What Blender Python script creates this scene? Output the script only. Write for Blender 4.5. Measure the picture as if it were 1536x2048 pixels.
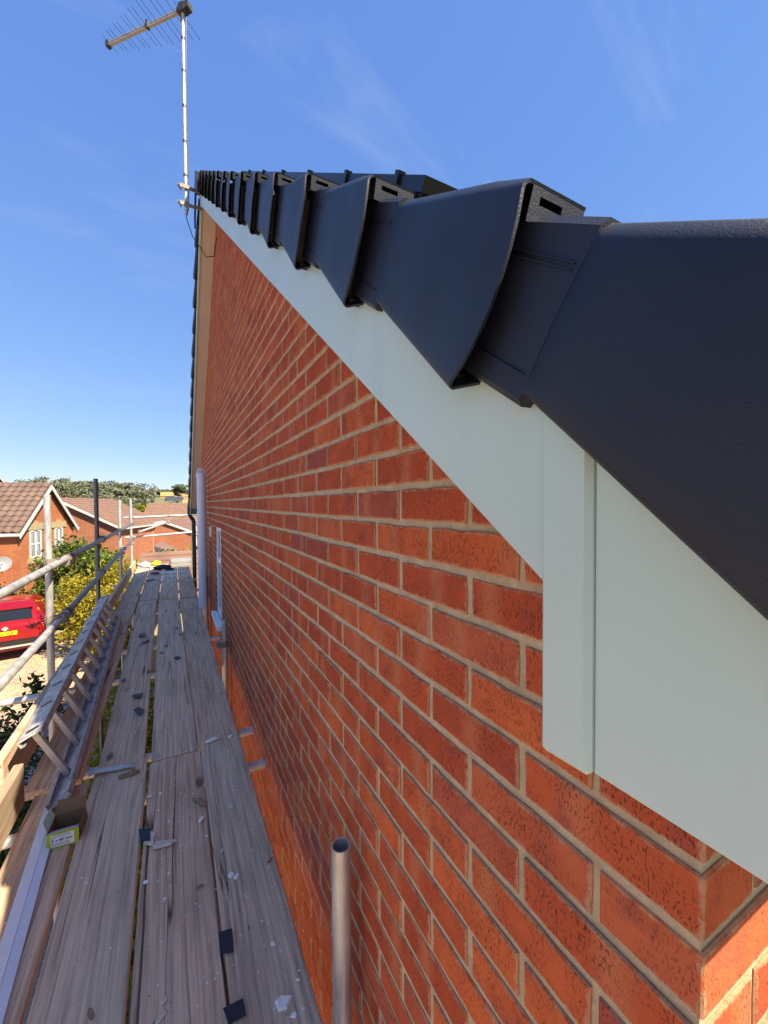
import bpy, bmesh, math, random
from mathutils import Vector, Matrix, Euler
R_ = math.radians
rnd = random.Random(7)
for o in list(bpy.data.objects): bpy.data.objects.remove(o)
S = bpy.context.scene
COL = S.collection

# ------------------------------------------------------------------ camera
FPX = 800.0                      # focal length in photo pixels (photo 1536 wide)
YAW, PITCH, ROLL = R_(27.72), R_(1.3), R_(.35)
CAM = Vector((-.426, 0, 0))      # z = 0 is eye level; outer face of the gable bricks is x = 0
c_, s_ = math.cos(YAW), math.sin(YAW); cp_, sp_ = math.cos(PITCH), math.sin(PITCH)
FW = Vector((s_*cp_, c_*cp_, -sp_)); R0 = Vector((c_, -s_, 0)); U0 = R0.cross(FW)
RT = R0*math.cos(ROLL) - U0*math.sin(ROLL); UP = U0*math.cos(ROLL) + R0*math.sin(ROLL)
cd = bpy.data.cameras.new('camera'); cam = bpy.data.objects.new('camera', cd); COL.objects.link(cam)
cd.sensor_fit = 'HORIZONTAL'; cd.sensor_width = 36; cd.lens = 36*FPX/1536
cd.clip_start = .02; cd.clip_end = 6000
m = Matrix((RT, UP, -FW)).transposed().to_4x4(); m.translation = CAM
cam.matrix_world = m; S.camera = cam

def ray(x, y): return FW + RT*((x-768)/FPX) + UP*((1024-y)/FPX)
def onZ(x, y, z): d = ray(x, y); return CAM + d*(z/d.z)
def onX(x, y, X): d = ray(x, y); return CAM + d*((X-CAM.x)/d.x)
def onY(x, y, Y): d = ray(x, y); return CAM + d*(Y/d.y)
def at(x, y, t): return CAM + ray(x, y)*t
def proj(P):
    v = Vector(P)-CAM; t = v.dot(FW)
    if t < .02: return None
    return 768+FPX*v.dot(RT)/t, 1024-FPX*v.dot(UP)/t, t

# ------------------------------------------------------------------ light
SUN = Vector((1.0, -1.70, 2.20)).normalized()      # towards the sun: high, behind the house and behind the camera
W = bpy.data.worlds.new('World'); S.world = W; W.use_nodes = True
nt = W.node_tree; nt.nodes.clear()
out = nt.nodes.new('ShaderNodeOutputWorld'); bg = nt.nodes.new('ShaderNodeBackground')
sky = nt.nodes.new('ShaderNodeTexSky'); sky.sky_type = 'NISHITA'; sky.sun_disc = False
sky.sun_elevation = math.asin(SUN.z); sky.sun_rotation = math.atan2(SUN.x, SUN.y)
sky.altitude = 50; sky.air_density = .8; sky.dust_density = 0; sky.ozone_density = 6.0
bg.inputs['Strength'].default_value = .13
# thin high cirrus
tc = nt.nodes.new('ShaderNodeTexCoord'); mp = nt.nodes.new('ShaderNodeMapping')
mp.inputs['Rotation'].default_value = (R_(20), R_(35), R_(40)); mp.inputs['Scale'].default_value = (1.1, 5.5, 3.0)
nz = nt.nodes.new('ShaderNodeTexNoise'); nz.inputs['Scale'].default_value = 1.3; nz.inputs['Detail'].default_value = 9; nz.inputs['Roughness'].default_value = .62; nz.inputs['Distortion'].default_value = .6
cr = nt.nodes.new('ShaderNodeValToRGB'); cr.color_ramp.elements[0].position = .54; cr.color_ramp.elements[1].position = .95
cr.color_ramp.elements[1].color = (.30, .30, .30, 1)
mx = nt.nodes.new('ShaderNodeMixRGB'); mx.inputs[2].default_value = (1.7, 2.1, 2.9, 1)
nt.links.new(tc.outputs['Generated'], mp.inputs[0]); nt.links.new(mp.outputs[0], nz.inputs[0]); nt.links.new(nz.outputs[0], cr.inputs[0])
nt.links.new(cr.outputs[0], mx.inputs[0]); # soft shoulder on the sky's radiance, the same in every direction
spx = nt.nodes.new('ShaderNodeSeparateColor'); cmb = nt.nodes.new('ShaderNodeCombineColor'); nt.links.new(sky.outputs[0], spx.inputs[0])
for ci, (ex, kk) in enumerate(((.71, .505), (.525, .80), (.28, 1.85))):
    pw = nt.nodes.new('ShaderNodeMath'); pw.operation = 'POWER'; pw.inputs[1].default_value = ex; ml = nt.nodes.new('ShaderNodeMath'); ml.operation = 'MULTIPLY'; ml.inputs[1].default_value = kk
    nt.links.new(spx.outputs[ci], pw.inputs[0]); nt.links.new(pw.outputs[0], ml.inputs[0]); nt.links.new(ml.outputs[0], cmb.inputs[ci])
nt.links.new(cmb.outputs[0], mx.inputs[1]); nt.links.new(mx.outputs[0], bg.inputs[0]); nt.links.new(bg.outputs[0], out.inputs[0])
sl = bpy.data.lights.new('sun', 'SUN'); sl.energy = 4.2; sl.angle = R_(.53); sl.color = (1, .945, .86)
so = bpy.data.objects.new('sun', sl); COL.objects.link(so); so.rotation_euler = SUN.to_track_quat('Z', 'Y').to_euler(); so.location = (20, -30, 50)
S.view_settings.view_transform = 'Standard'; S.view_settings.look = 'None'; S.view_settings.gamma = 1; S.view_settings.use_curve_mapping = False
S.view_settings.exposure = 1.65
S.view_settings.use_white_balance = True; S.view_settings.white_balance_temperature = 7900   # the phone's balance for open shade

# ------------------------------------------------------------------ node helpers
class NM:
    def __init__(s, name):
        s.m = bpy.data.materials.new(name); s.m.use_nodes = True; s.t = s.m.node_tree; s.n = s.t.nodes
        s.b = s.n['Principled BSDF']
    def new(s, typ, **kw):
        n = s.n.new(typ)
        for k, v in kw.items():
            if k.startswith('i_'): n.inputs[int(k[2:])].default_value = v
            else: setattr(n, k, v)
        return n
    def l(s, a, b): s.t.links.new(a, b)
    def noise(s, vec=None, scale=5, detail=4, rough=.5, dist=0):
        n = s.n.new('ShaderNodeTexNoise'); n.inputs['Scale'].default_value = scale; n.inputs['Detail'].default_value = detail
        n.inputs['Roughness'].default_value = rough; n.inputs['Distortion'].default_value = dist
        if vec is not None: s.l(vec, n.inputs['Vector'])
        return n.outputs[0]
    def ramp(s, fac, *stops):
        n = s.n.new('ShaderNodeValToRGB'); e = n.color_ramp.elements
        while len(e) < len(stops): e.new(.5)
        for i, (p, col) in enumerate(stops):
            e[i].position = p; e[i].color = (*col, 1) if hasattr(col, '__len__') else (col, col, col, 1)
        s.l(fac, n.inputs[0]); return n.outputs[0]
    def mix(s, fac, a, b, mode='MIX'):
        n = s.n.new('ShaderNodeMixRGB'); n.blend_type = mode
        for k, v in ((0, fac), (1, a), (2, b)):
            if hasattr(v, 'node'): s.l(v, n.inputs[k])
            elif k == 0: n.inputs[0].default_value = v
            else: n.inputs[k].default_value = (*v, 1)
        return n.outputs[0]
    def math(s, op, a, b=0.0, clamp=False):
        n = s.n.new('ShaderNodeMath'); n.operation = op; n.use_clamp = clamp
        for k, v in ((0, a), (1, b)):
            if hasattr(v, 'node'): s.l(v, n.inputs[k])
            else: n.inputs[k].default_value = v
        return n.outputs[0]
    def mapping(s, vec, scale=(1, 1, 1), loc=(0, 0, 0), rot=(0, 0, 0)):
        n = s.n.new('ShaderNodeMapping'); n.inputs['Scale'].default_value = scale; n.inputs['Location'].default_value = loc; n.inputs['Rotation'].default_value = rot
        s.l(vec, n.inputs[0]); return n.outputs[0]
    def coord(s, which='Object'): return s.n.new('ShaderNodeTexCoord').outputs[which]
    def pos(s): return s.n.new('ShaderNodeNewGeometry').outputs['Position']
    def rand(s):
        g = s.n.new('ShaderNodeNewGeometry').outputs['Random Per Island']; o = s.n.new('ShaderNodeObjectInfo').outputs['Random']
        return s.math('FRACT', s.math('ADD', g, o))
    def offs(s, vec, r, k=37.0):
        n = s.n.new('ShaderNodeVectorMath'); n.operation = 'ADD'; s.l(vec, n.inputs[0])
        cb = s.n.new('ShaderNodeCombineXYZ'); v = s.math('MULTIPLY', r, k)
        for i in range(3): s.l(v, cb.inputs[i])
        s.l(cb.outputs[0], n.inputs[1]); return n.outputs[0]
    def bump(s, h, strength=.3, dist=.002, prev=None):
        n = s.n.new('ShaderNodeBump'); n.inputs['Strength'].default_value = strength; n.inputs['Distance'].default_value = dist
        s.l(h, n.inputs['Height'])
        if prev is not None: s.l(prev, n.inputs['Normal'])
        return n.outputs[0]
    def done(s, col=None, rough=.6, metal=0, normal=None, spec=None):
        for k, v in (('Base Color', col), ('Roughness', rough), ('Metallic', metal), ('Normal', normal), ('Specular IOR Level', spec)):
            if v is None: continue
            if hasattr(v, 'node'): s.l(v, s.b.inputs[k])
            elif k == 'Base Color': s.b.inputs[k].default_value = (*v, 1)
            else: s.b.inputs[k].default_value = v
        return s.m
M = {}
def simple(name, col, rough=.6, metal=0, var=.15, scale=8, bump=.15, bscale=60, bdist=.002, spec=None):
    k = NM(name); p = k.pos(); f = k.noise(p, scale, 5, .6)
    d = tuple(x*(1-var*1.6) for x in col); b = tuple(min(1, x*(1+var)) for x in col)
    colr = k.ramp(f, (.25, d), (.75, b))
    M[name] = k.done(colr, rough, metal, k.bump(k.noise(p, bscale, 4), bump, bdist), spec); return M[name]

# --- brick; reds brighter than real, lifting the shaded wall through its colour
k = NM('red_brick'); p = k.pos(); r = k.rand(); r2 = k.math('FRACT', k.math('MULTIPLY', r, 7.31)); r3 = k.math('FRACT', k.math('MULTIPLY', r, 23.7)); r4 = k.math('FRACT', k.math('MULTIPLY', r, 91.3))
base = k.ramp(r2, (.0, (.37, .060, .027)), (.2, (.44, .074, .029)), (.5, (.50, .092, .034)), (.75, (.58, .125, .040)), (.92, (.46, .105, .052)), (1, (.27, .062, .055)))
po = k.offs(p, r)
base = k.mix(k.ramp(k.noise(po, 9, 4, .6), (.4, 0), (.72, .7)), base, (.33, .055, .026))
uv = k.coord('UV'); sx = k.new('ShaderNodeSeparateXYZ'); k.l(uv, sx.inputs[0]); u = sx.outputs[0]
bc = k.math('ADD', k.math('MULTIPLY', r3, .8), .1); dd = k.math('ABSOLUTE', k.math('SUBTRACT', k.math('ADD', u, k.math('MULTIPLY', k.noise(po, 30, 3), .06)), bc))
band = k.ramp(dd, (.03, 1), (.15, 0)); band = k.math('MULTIPLY', band, k.ramp(r4, (.42, 0), (.44, .62)))
base = k.mix(band, base, (.50, .165, .078))
base = k.mix(k.ramp(k.noise(po, 14, 3), (.58, 0), (.74, .6)), base, (.20, .050, .050))
# whitish bloom near edges and weathering
base = k.mix(k.ramp(k.noise(po, 34, 6, .75), (.66, 0), (.82, .5)), base, (.52, .25, .17))
pits = k.noise(k.mapping(p, (400, 400, 170)), 1, 3, .55, .3)
pm = k.ramp(pits, (.585, 0), (.62, 1)); gate = k.ramp(k.noise(po, 18, 3), (.33, 0), (.58, 1)); pm = k.math('MULTIPLY', pm, gate)
base = k.mix(k.math('MULTIPLY', pm, .72), base, (.045, .015, .010))
vv = sx.outputs[1]
eu = k.math('MULTIPLY', k.math('MINIMUM', u, k.math('SUBTRACT', 1, u)), .213); ev = k.math('MULTIPLY', k.math('MINIMUM', vv, k.math('SUBTRACT', 1, vv)), .0632)
ed = k.math('SUBTRACT', k.math('MINIMUM', eu, ev), k.math('MULTIPLY', k.math('SUBTRACT', k.noise(po, 55, 5, .7), .42), .022))
base = k.mix(k.ramp(ed, (.0, .7), (.0035, 0)), base, (.46, .285, .165))
fine = k.noise(p, 420, 4, .6); base = k.mix(k.ramp(fine, (.35, .0), (.8, .3)), base, (.50, .16, .085))
h = k.math('SUBTRACT', k.math('ADD', k.math('MULTIPLY', fine, .35), k.math('MULTIPLY', k.noise(p, 90, 4), .6)), k.math('MULTIPLY', pm, .9))
M['brick'] = k.done(base, .86, 0, k.bump(h, .75, .0026), .10)
# --- mortar
k = NM('mortar'); p = k.pos(); f = k.noise(p, 25, 5, .65)
col = k.ramp(f, (.3, (.42, .31, .19)), (.7, (.62, .475, .305)))
col = k.mix(k.ramp(k.noise(p, 600, 3, .7), (.5, 0), (.78, .5)), col, (.22, .16, .10))
M['mortar'] = k.done(col, .95, 0, k.bump(k.math('ADD', k.noise(p, 380, 4, .7), k.math('MULTIPLY', f, .8)), .8, .003), .15)
# --- verge plastic
k = NM('black_verge_plastic'); p = k.pos(); g = k.noise(p, 560, 4, .6); sp = k.ramp(k.noise(p, 150, 3, .85), (.745, 0), (.77, 1))
col = k.ramp(k.noise(p, 6, 4), (.3, (.0085, .0105, .0185)), (.7, (.0135, .0165, .028)))
col = k.mix(k.math('MULTIPLY', sp, .35), col, (.22, .22, .21))
M['plastic'] = k.done(col, k.ramp(k.noise(p, 11, 4), (.3, .40), (.7, .52)), 0, k.bump(g, .5, .0011), .40)
# --- sage bargeboard
k = NM('sage_board'); p = k.pos(); st = k.noise(k.mapping(p, (1, 18, 2.5)), 1, 5, .6)
col = k.ramp(k.noise(p, 3, 4), (.3, (.445, .56, .485)), (.7, (.485, .605, .53)))
col = k.mix(k.ramp(st, (.58, 0), (.8, .22)), col, (.40, .41, .34))
col = k.mix(k.ramp(k.noise(p, 210, 2, .9), (.79, 0), (.81, .5)), col, (.30, .31, .27))
M['sage'] = k.done(col, .33, 0, k.bump(k.noise(p, 350, 3), .12, .0006), .5)
simple('soffit_board', (.56, .46, .38), .55, 0, .06, 5, .05)
# --- weathered scaffold timber
def wood(name, tint, grey=.5, bumps=.5):
    k = NM(name); o = k.coord('Object'); r = k.rand(); r2 = k.math('FRACT', k.math('MULTIPLY', r, 13.7)); po = k.offs(o, r, 11)
    warp = k.noise(k.mapping(po, (3, .9, 3)), 1, 3, .5)
    v = k.new('ShaderNodeVectorMath', operation='MULTIPLY_ADD'); k.l(po, v.inputs[0]); v.inputs[1].default_value = (1, 1, 1)
    cb = k.new('ShaderNodeCombineXYZ'); k.l(k.math('MULTIPLY', warp, .045), cb.inputs[0]); k.l(cb.outputs[0], v.inputs[2]); pw = v.outputs[0]
    grain = k.noise(k.mapping(pw, (95, 2.2, 95)), 1, 5, .62)
    broad = k.noise(k.mapping(pw, (14, .8, 14)), 1, 4, .55)
    d = tuple(x*.46 for x in tint); g = (.80, .65, .465)
    col = k.ramp(grain, (.32, d), (.55, tint), (.78, tuple(min(1, x*1.35) for x in tint)))
    col = k.mix(k.math('MULTIPLY', k.ramp(broad, (.35, 0), (.7, 1)), grey), col, g)
    col = k.mix(k.ramp(k.noise(k.mapping(po, (5, 1.6, 5)), 1, 5, .6), (.48, 0), (.76, .55)), col, tuple(x*.46 for x in tint))
    col = k.mix(.35, col, k.ramp(r2, (0, (.72, .68, .66)), (1, (1, .95, .90))), 'MULTIPLY')
    crk = k.ramp(k.math('ABSOLUTE', k.math('SUBTRACT', k.noise(k.mapping(pw, (13, .22, 13)), 1, 2, .4), .5)), (.0, 1), (.0025, 1), (.0055, 0))
    crk = k.math('MULTIPLY', crk, k.ramp(k.noise(k.mapping(po, (4, .9, 4)), 1, 2), (.44, 0), (.52, 1)))
    col = k.mix(k.math('MULTIPLY', crk, .9), col, (.02, .015, .012))
    vo = k.new('ShaderNodeTexVoronoi'); vo.inputs['Scale'].default_value = 1; k.l(k.mapping(po, (6.5, 2.6, .01)), vo.inputs['Vector'])
    kn = k.ramp(vo.outputs['Distance'], (.075, 1), (.16, 0)); col = k.mix(k.math('MULTIPLY', kn, .75), col, (.055, .038, .03))
    spl = k.ramp(k.noise(po, 85, 4, .75), (.67, 0), (.71, 1)); col = k.mix(k.math('MULTIPLY', spl, .55), col, (.86, .80, .70))
    h = k.math('SUBTRACT', k.math('MULTIPLY', grain, .8), k.math('ADD', k.math('MULTIPLY', crk, 2), k.math('MULTIPLY', kn, .3)))
    M[name] = k.done(col, .85, 0, k.bump(h, bumps, .003), .2)
wood('board_grey', (.72, .545, .365), .52)  # both board tints brighter than real timber: shade lift put into the colour
wood('board_brown', (.74, .51, .335), .30)
wood('fresh_timber', (.38, .28, .19), .15)
# --- metals and others
k = NM('galvanised'); p = k.pos(); o = k.coord('Object'); r = k.rand()
f = k.noise(k.mapping(k.offs(o, r, 9), (18, 18, 5)), 1, 6, .65)
col = k.ramp(f, (.3, (.33, .335, .325)), (.55, (.52, .52, .50)), (.75, (.66, .65, .61)))
ru = k.ramp(k.noise(k.offs(p, r, 5), 6, 6, .7), (.63, 0), (.72, .8)); col = k.mix(ru, col, (.27, .15, .10))
M['galv'] = k.done(col, k.ramp(f, (.3, .38), (.7, .62)), .55, k.bump(k.noise(p, 160, 4), .25, .0015))
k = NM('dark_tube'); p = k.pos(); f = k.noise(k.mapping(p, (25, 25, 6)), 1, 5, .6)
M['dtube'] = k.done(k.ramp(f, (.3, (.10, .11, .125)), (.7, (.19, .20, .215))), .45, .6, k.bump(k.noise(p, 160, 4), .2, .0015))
k = NM('rusty_coupler'); p = k.pos(); f = k.noise(p, 35, 5, .7)
M['coupler'] = k.done(k.ramp(f, (.35, (.11, .08, .06)), (.5, (.27, .22, .17)), (.7, (.42, .40, .36))), .7, .4, k.bump(f, .5, .004))
simple('aluminium', (.60, .60, .60), .42, .75, .2, 14, .2, 90)
simple('dirty_aluminium', (.52, .50, .465), .6, .35, .35, 22, .35, 120)
simple('white_upvc', (.80, .82, .83), .35, 0, .04, 6, .03)
simple('pale_pipe', (.70, .74, .82), .45, 0, .06, 9, .06)
simple('black_upvc', (.010, .010, .011), .3, 0, .1, 6, .05)
simple('cable_black', (.012, .012, .013), .5, 0, .1)
simple('packer_black', (.014, .018, .030), .55, 0, .25, 60, .3, 200)
simple('mortar_chip', (.72, .63, .50), .9, 0, .3, 60, .6, 200)
simple('white_chip', (.93, .89, .80), .85, 0, .12, 60, .4, 200)
simple('wood_offcut', (.30, .21, .12), .9, 0, .35, 40, .6, 120)
simple('cream_plastic', (.66, .60, .45), .5, 0, .08)
simple('cardboard_inside', (.235, .135, .07), .9, 0, .12, 20, .2)
simple('carton_green', (.36, .52, .02), .5, 0, .06, 20, .05)
simple('carton_pink', (.66, .56, .55), .8, 0, .05)
simple('label_white', (.82, .84, .86), .5, 0, .03)
simple('print_dark', (.03, .03, .035), .6, 0, .1)
simple('print_grey', (.35, .35, .38), .6, 0, .1)
simple('pale_green_tape', (.52, .80, .60), .4, 0, .06)
simple('trim_blue_white', (.76, .81, .84), .22, 0, .04, 8, .03)
simple('aerial_metal', (.50, .45, .40), .45, .6, .2, 30)
simple('aerial_dark', (.05, .045, .042), .5, .2, .2, 30)
simple('panel_frame', (.008, .008, .010), .35, .3, .1)
simple('panel_cell', (.006, .010, .022), .12, 0, .15)
simple('roof_tile_dark', (.02, .021, .024), .6, 0, .2, 20, .3)
def far_brick(name, c1, c2, mort):
    k = NM(name); p = k.pos(); sp3 = k.new('ShaderNodeSeparateXYZ'); k.l(p, sp3.inputs[0]); cb = k.new('ShaderNodeCombineXYZ')
    k.l(k.math('ADD', k.math('MULTIPLY', sp3.outputs[0], .72), k.math('MULTIPLY', sp3.outputs[1], .72)), cb.inputs[0]); k.l(sp3.outputs[2], cb.inputs[1])
    bt = k.new('ShaderNodeTexBrick'); k.l(cb.outputs[0], bt.inputs['Vector']); bt.inputs['Scale'].default_value = 1; bt.inputs['Brick Width'].default_value = .225; bt.inputs['Row Height'].default_value = .075; bt.inputs['Mortar Size'].default_value = .006
    bt.inputs['Color1'].default_value = (*c1, 1); bt.inputs['Color2'].default_value = (*c2, 1); bt.inputs['Mortar'].default_value = (*mort, 1)
    col = k.mix(k.ramp(k.noise(p, 1.1, 5, .65), (.35, 0), (.7, .4)), bt.outputs['Color'], tuple(x*.7 for x in c1))
    M[name] = k.done(col, .9, 0, k.bump(bt.outputs['Fac'], -.3, .006), .2)
far_brick('far_wall_brick', (.33, .085, .035), (.40, .13, .05), (.36, .24, .15))
far_brick('far_wall_brick_pale', (.31, .095, .05), (.37, .13, .075), (.34, .24, .16))
simple('brown_tile', (0.133, 0.084, 0.065), .85, 0, .22, 2.5, .4, 25, .01)
simple('brown_tile_warm', (0.180, 0.102, 0.071), .85, 0, .2, 2.5, .4, 25, .01)
simple('far_white', (0.496, 0.496, 0.490), .5, 0, .03)
simple('stone_cream', (0.347, 0.267, 0.149), .8, 0, .1)
simple('yellow_render', (0.459, 0.372, 0.136), .8, 0, .05)
simple('orange_wrap', (0.409, 0.223, 0.081), .8, 0, .12, .6)
simple('solar_slate', (0.043, 0.053, 0.068), .35, 0, .15)
k = NM('far_glass'); M['fglass'] = k.done(k.ramp(k.noise(k.pos(), 4, 3), (.4, (.03, .035, .045)), (.7, (.16, .17, .19))), .08, 0, None, .6)
k = NM('net_curtain_glass'); M['nglass'] = k.done(k.ramp(k.noise(k.mapping(k.pos(), (22, 22, .8)), 1, 3), (.35, (.10, .11, .13)), (.65, (.34, .36, .39))), .12, 0, None, .6)
simple('dish_grey', (0.236, 0.242, 0.248), .5, .1, .1)
simple('dish_back', (0.205, 0.105, 0.074), .6, .1, .15)
simple('car_red', (.30, .004, .008), .18, .25, .06, 3, 0); M['car_red'].node_tree.nodes['Principled BSDF'].inputs['Coat Weight'].default_value = .35
simple('car_glass', (.012, .015, .02), .06, 0, .1, 3, 0)
simple('car_black', (.015, .015, .016), .5, 0, .1)
simple('car_lamp', (.07, .008, .010), .15, 0, .2)
simple('car_silver', (.62, .60, .58), .3, .7, .05)
simple('tyre', (.025, .025, .026), .85, 0, .2)
simple('plate_yellow', (.80, .56, .01), .45, 0, .02)
simple('bark', (.13, .095, .07), .95, 0, .3, 12, .8, 40, .01)
simple('hi_vis', (0.384, 0.527, 0.019), .7, 0, .08)
simple('red_plastic', (.40, .03, .04), .4, 0, .1)
simple('saw_steel', (.62, .63, .65), .3, .8, .08)
simple('sack_white', (0.459, 0.453, 0.446), .7, 0, .08, 14, .5, 30, .01)
simple('bag_black', (.012, .013, .015), .7, 0, .2, 14, .6, 40, .01)
simple('plank_pale', (0.260, 0.254, 0.248), .8, 0, .15, 10)
def leafmat(name, a, b, trans=.35):
    k = NM(name); r = k.rand(); col = k.ramp(r, (0, a), (.6, b), (1, tuple(min(1, x*1.5) for x in b)))
    k.done(col, .55, 0, None, .3)
    tr = k.new('ShaderNodeBsdfTranslucent'); k.l(k.mix(1, col, (1.2, 1.2, .6), 'MULTIPLY'), tr.inputs[0])
    ms = k.new('ShaderNodeMixShader'); ms.inputs[0].default_value = trans
    k.l(k.b.outputs[0], ms.inputs[1]); k.l(tr.outputs[0], ms.inputs[2]); k.l(ms.outputs[0], k.n['Material Output'].inputs[0]); M[name] = k.m
leafmat('leaf_green', (0.032, 0.059, 0.015), (0.091, 0.133, 0.032))
leafmat('leaf_dark', (0.015, 0.034, 0.010), (0.042, 0.070, 0.017))
leafmat('leaf_yellow', (.13, .12, .012), (.29, .235, .02))
leafmat('leaf_lime', (0.091, 0.133, 0.014), (0.231, 0.252, 0.028))
leafmat('leaf_far', (.105, .125, .08), (.155, .17, .105), .2)  # lightened leaf greens, distance haze painted into the colour
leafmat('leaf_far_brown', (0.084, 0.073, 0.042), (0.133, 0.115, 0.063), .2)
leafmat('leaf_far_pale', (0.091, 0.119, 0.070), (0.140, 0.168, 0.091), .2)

# ------------------------------------------------------------------ mesh helpers
class MB:
    def __init__(s): s.v = []; s.f = []; s.mi = []; s.uv = None
    def add(s, vs, fs, mi=0):
        b = len(s.v); s.v += [Vector(x) for x in vs]; s.f += [tuple(i+b for i in f) for f in fs]; s.mi += [mi]*len(fs); return s
    def box(s, lo, hi, mi=0, T=None):
        x0, y0, z0 = lo; x1, y1, z1 = hi
        vs = [Vector(q) for q in ((x0,y0,z0),(x1,y0,z0),(x1,y1,z0),(x0,y1,z0),(x0,y0,z1),(x1,y0,z1),(x1,y1,z1),(x0,y1,z1))]
        if T: vs = [T @ q for q in vs] if isinstance(T, Matrix) else [T(q) for q in vs]
        return s.add(vs, [(0,3,2,1),(4,5,6,7),(0,1,5,4),(1,2,6,5),(2,3,7,6),(3,0,4,7)], mi)
    def cyl(s, p0, p1, r0, r1=None, n=12, caps=True, mi=0, inner=None):
        p0 = Vector(p0); p1 = Vector(p1); r1 = r0 if r1 is None else r1; d = (p1-p0).normalized()
        a = d.orthogonal().normalized(); b = d.cross(a)
        ring = lambda p, r: [p+(a*math.cos(2*math.pi*i/n)+b*math.sin(2*math.pi*i/n))*r for i in range(n)]
        vs = ring(p0, r0)+ring(p1, r1); fs = [(i, (i+1) % n, n+(i+1) % n, n+i) for i in range(n)]
        if inner:     # open tube with a bore
            vs += ring(p0, inner)+ring(p1, inner)
            for i in range(n):
                j = (i+1) % n
                fs += [(2*n+j, 2*n+i, 3*n+i, 3*n+j), (i, 2*n+i, 2*n+j, j), (n+i, n+j, 3*n+j, 3*n+i)]
        elif caps: fs += [tuple(range(n-1, -1, -1)), tuple(range(n, 2*n))]
        return s.add(vs, fs, mi)
    def path(s, pts, r, n=6, mi=0):
        pts = [Vector(p) for p in pts]; rings = []
        up = Vector((.3, .2, .93))
        for i, p in enumerate(pts):
            d = (pts[min(i+1, len(pts)-1)]-pts[max(i-1, 0)]).normalized(); a = d.cross(up)
            a = a.normalized() if a.length > .01 else d.orthogonal().normalized(); b = d.cross(a)
            rr = r[i] if hasattr(r, '__len__') else r
            rings.append([p+(a*math.cos(2*math.pi*j/n)+b*math.sin(2*math.pi*j/n))*rr for j in range(n)])
        vs = [q for g in rings for q in g]; fs = []
        for i in range(len(pts)-1):
            for j in range(n): fs.append((i*n+j, i*n+(j+1) % n, (i+1)*n+(j+1) % n, (i+1)*n+j))
        fs += [tuple(range(n-1, -1, -1)), tuple(range((len(pts)-1)*n, len(pts)*n))]
        return s.add(vs, fs, mi)
    def prism(s, poly, d, mi=0):      # planar polygon (list of 3D pts) swept by vector d
        n = len(poly); d = Vector(d); vs = [Vector(q) for q in poly]+[Vector(q)+d for q in poly]
        return s.add(vs, [tuple(range(n-1, -1, -1)), tuple(range(n, 2*n))]+[(i, (i+1) % n, n+(i+1) % n, n+i) for i in range(n)], mi)
    def build(s, name, mats, parent=None, smooth=False, fix=True, bevel=0, world=True):
        me = bpy.data.meshes.new(name); org = Vector((0, 0, 0)); q = parent
        if world:
            while q is not None: org += q.location; q = q.parent
        me.from_pydata([tuple(v-org) for v in s.v], [], s.f)
        for mt in (mats if isinstance(mats, (list, tuple)) else [mats]): me.materials.append(M[mt] if isinstance(mt, str) else mt)
        if any(s.mi): me.polygons.foreach_set('material_index', s.mi)
        if fix or bevel:
            bm = bmesh.new(); bm.from_mesh(me)
            if bevel: bmesh.ops.bevel(bm, geom=list(bm.edges), offset=bevel, segments=1, affect='EDGES', clamp_overlap=True)
            if fix: bmesh.ops.recalc_face_normals(bm, faces=bm.faces)
            bm.to_mesh(me); bm.free()
        if smooth: smooth_me(me)
        o = bpy.data.objects.new(name, me); COL.objects.link(o)
        if parent: o.parent = parent
        return o
def smooth_me(me, ang=40):
    me.polygons.foreach_set('use_smooth', [True]*len(me.polygons))
    try: me.set_sharp_from_angle(angle=R_(ang))
    except Exception: pass
def tag(o, label=None, cat=None, group=None, kind=None):
    if label: o['label'] = label
    if cat: o['category'] = cat
    if group: o['group'] = group
    if kind: o['kind'] = kind
    return o
def thing(name, label, cat, loc=(0, 0, 0), group=None):
    o = bpy.data.objects.new(name, None); COL.objects.link(o); o.location = loc; o.empty_display_size = .1
    return tag(o, label, cat, group)
def inst(name, me, parent=None, loc=(0, 0, 0), rot=(0, 0, 0)):
    o = bpy.data.objects.new(name, me); COL.objects.link(o); o.parent = parent
    org = Vector((0, 0, 0)); q = parent
    while q is not None: org += q.location; q = q.parent
    o.location = Vector(loc)-org; o.rotation_euler = rot; return o
def text_mesh(name, txt, size, mat, parent, Mx, depth=.0006):
    cu = bpy.data.curves.new('t', 'FONT'); cu.body = txt; cu.size = size; cu.extrude = depth; cu.align_x = 'CENTER'; cu.align_y = 'CENTER'
    to = bpy.data.objects.new('t', cu); COL.objects.link(to); bpy.context.view_layer.update()
    dg = bpy.context.evaluated_depsgraph_get(); me = bpy.data.meshes.new_from_object(to.evaluated_get(dg))
    bpy.data.objects.remove(to); me.transform(Mx)
    org = Vector((0, 0, 0)); q = parent
    while q is not None: org += q.location; q = q.parent
    me.transform(Matrix.Translation(-org)); me.materials.clear(); me.materials.append(M[mat])
    o = bpy.data.objects.new(name, me); COL.objects.link(o); o.parent = parent; return o

GZ = -4.6
def gz(x, y):
    def sm(a, b, t): t = max(0, min(1, (t-a)/(b-a))); return t*t*(3-2*t)
    z = GZ - 2.2*sm(17, 30, y) - 2.0*sm(32, 70, y)
    z += 16.5*sm(110, 330, y)*(1-.45*sm(-60, 60, x)) - 6*sm(420, 1500, y)
    return z

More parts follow.
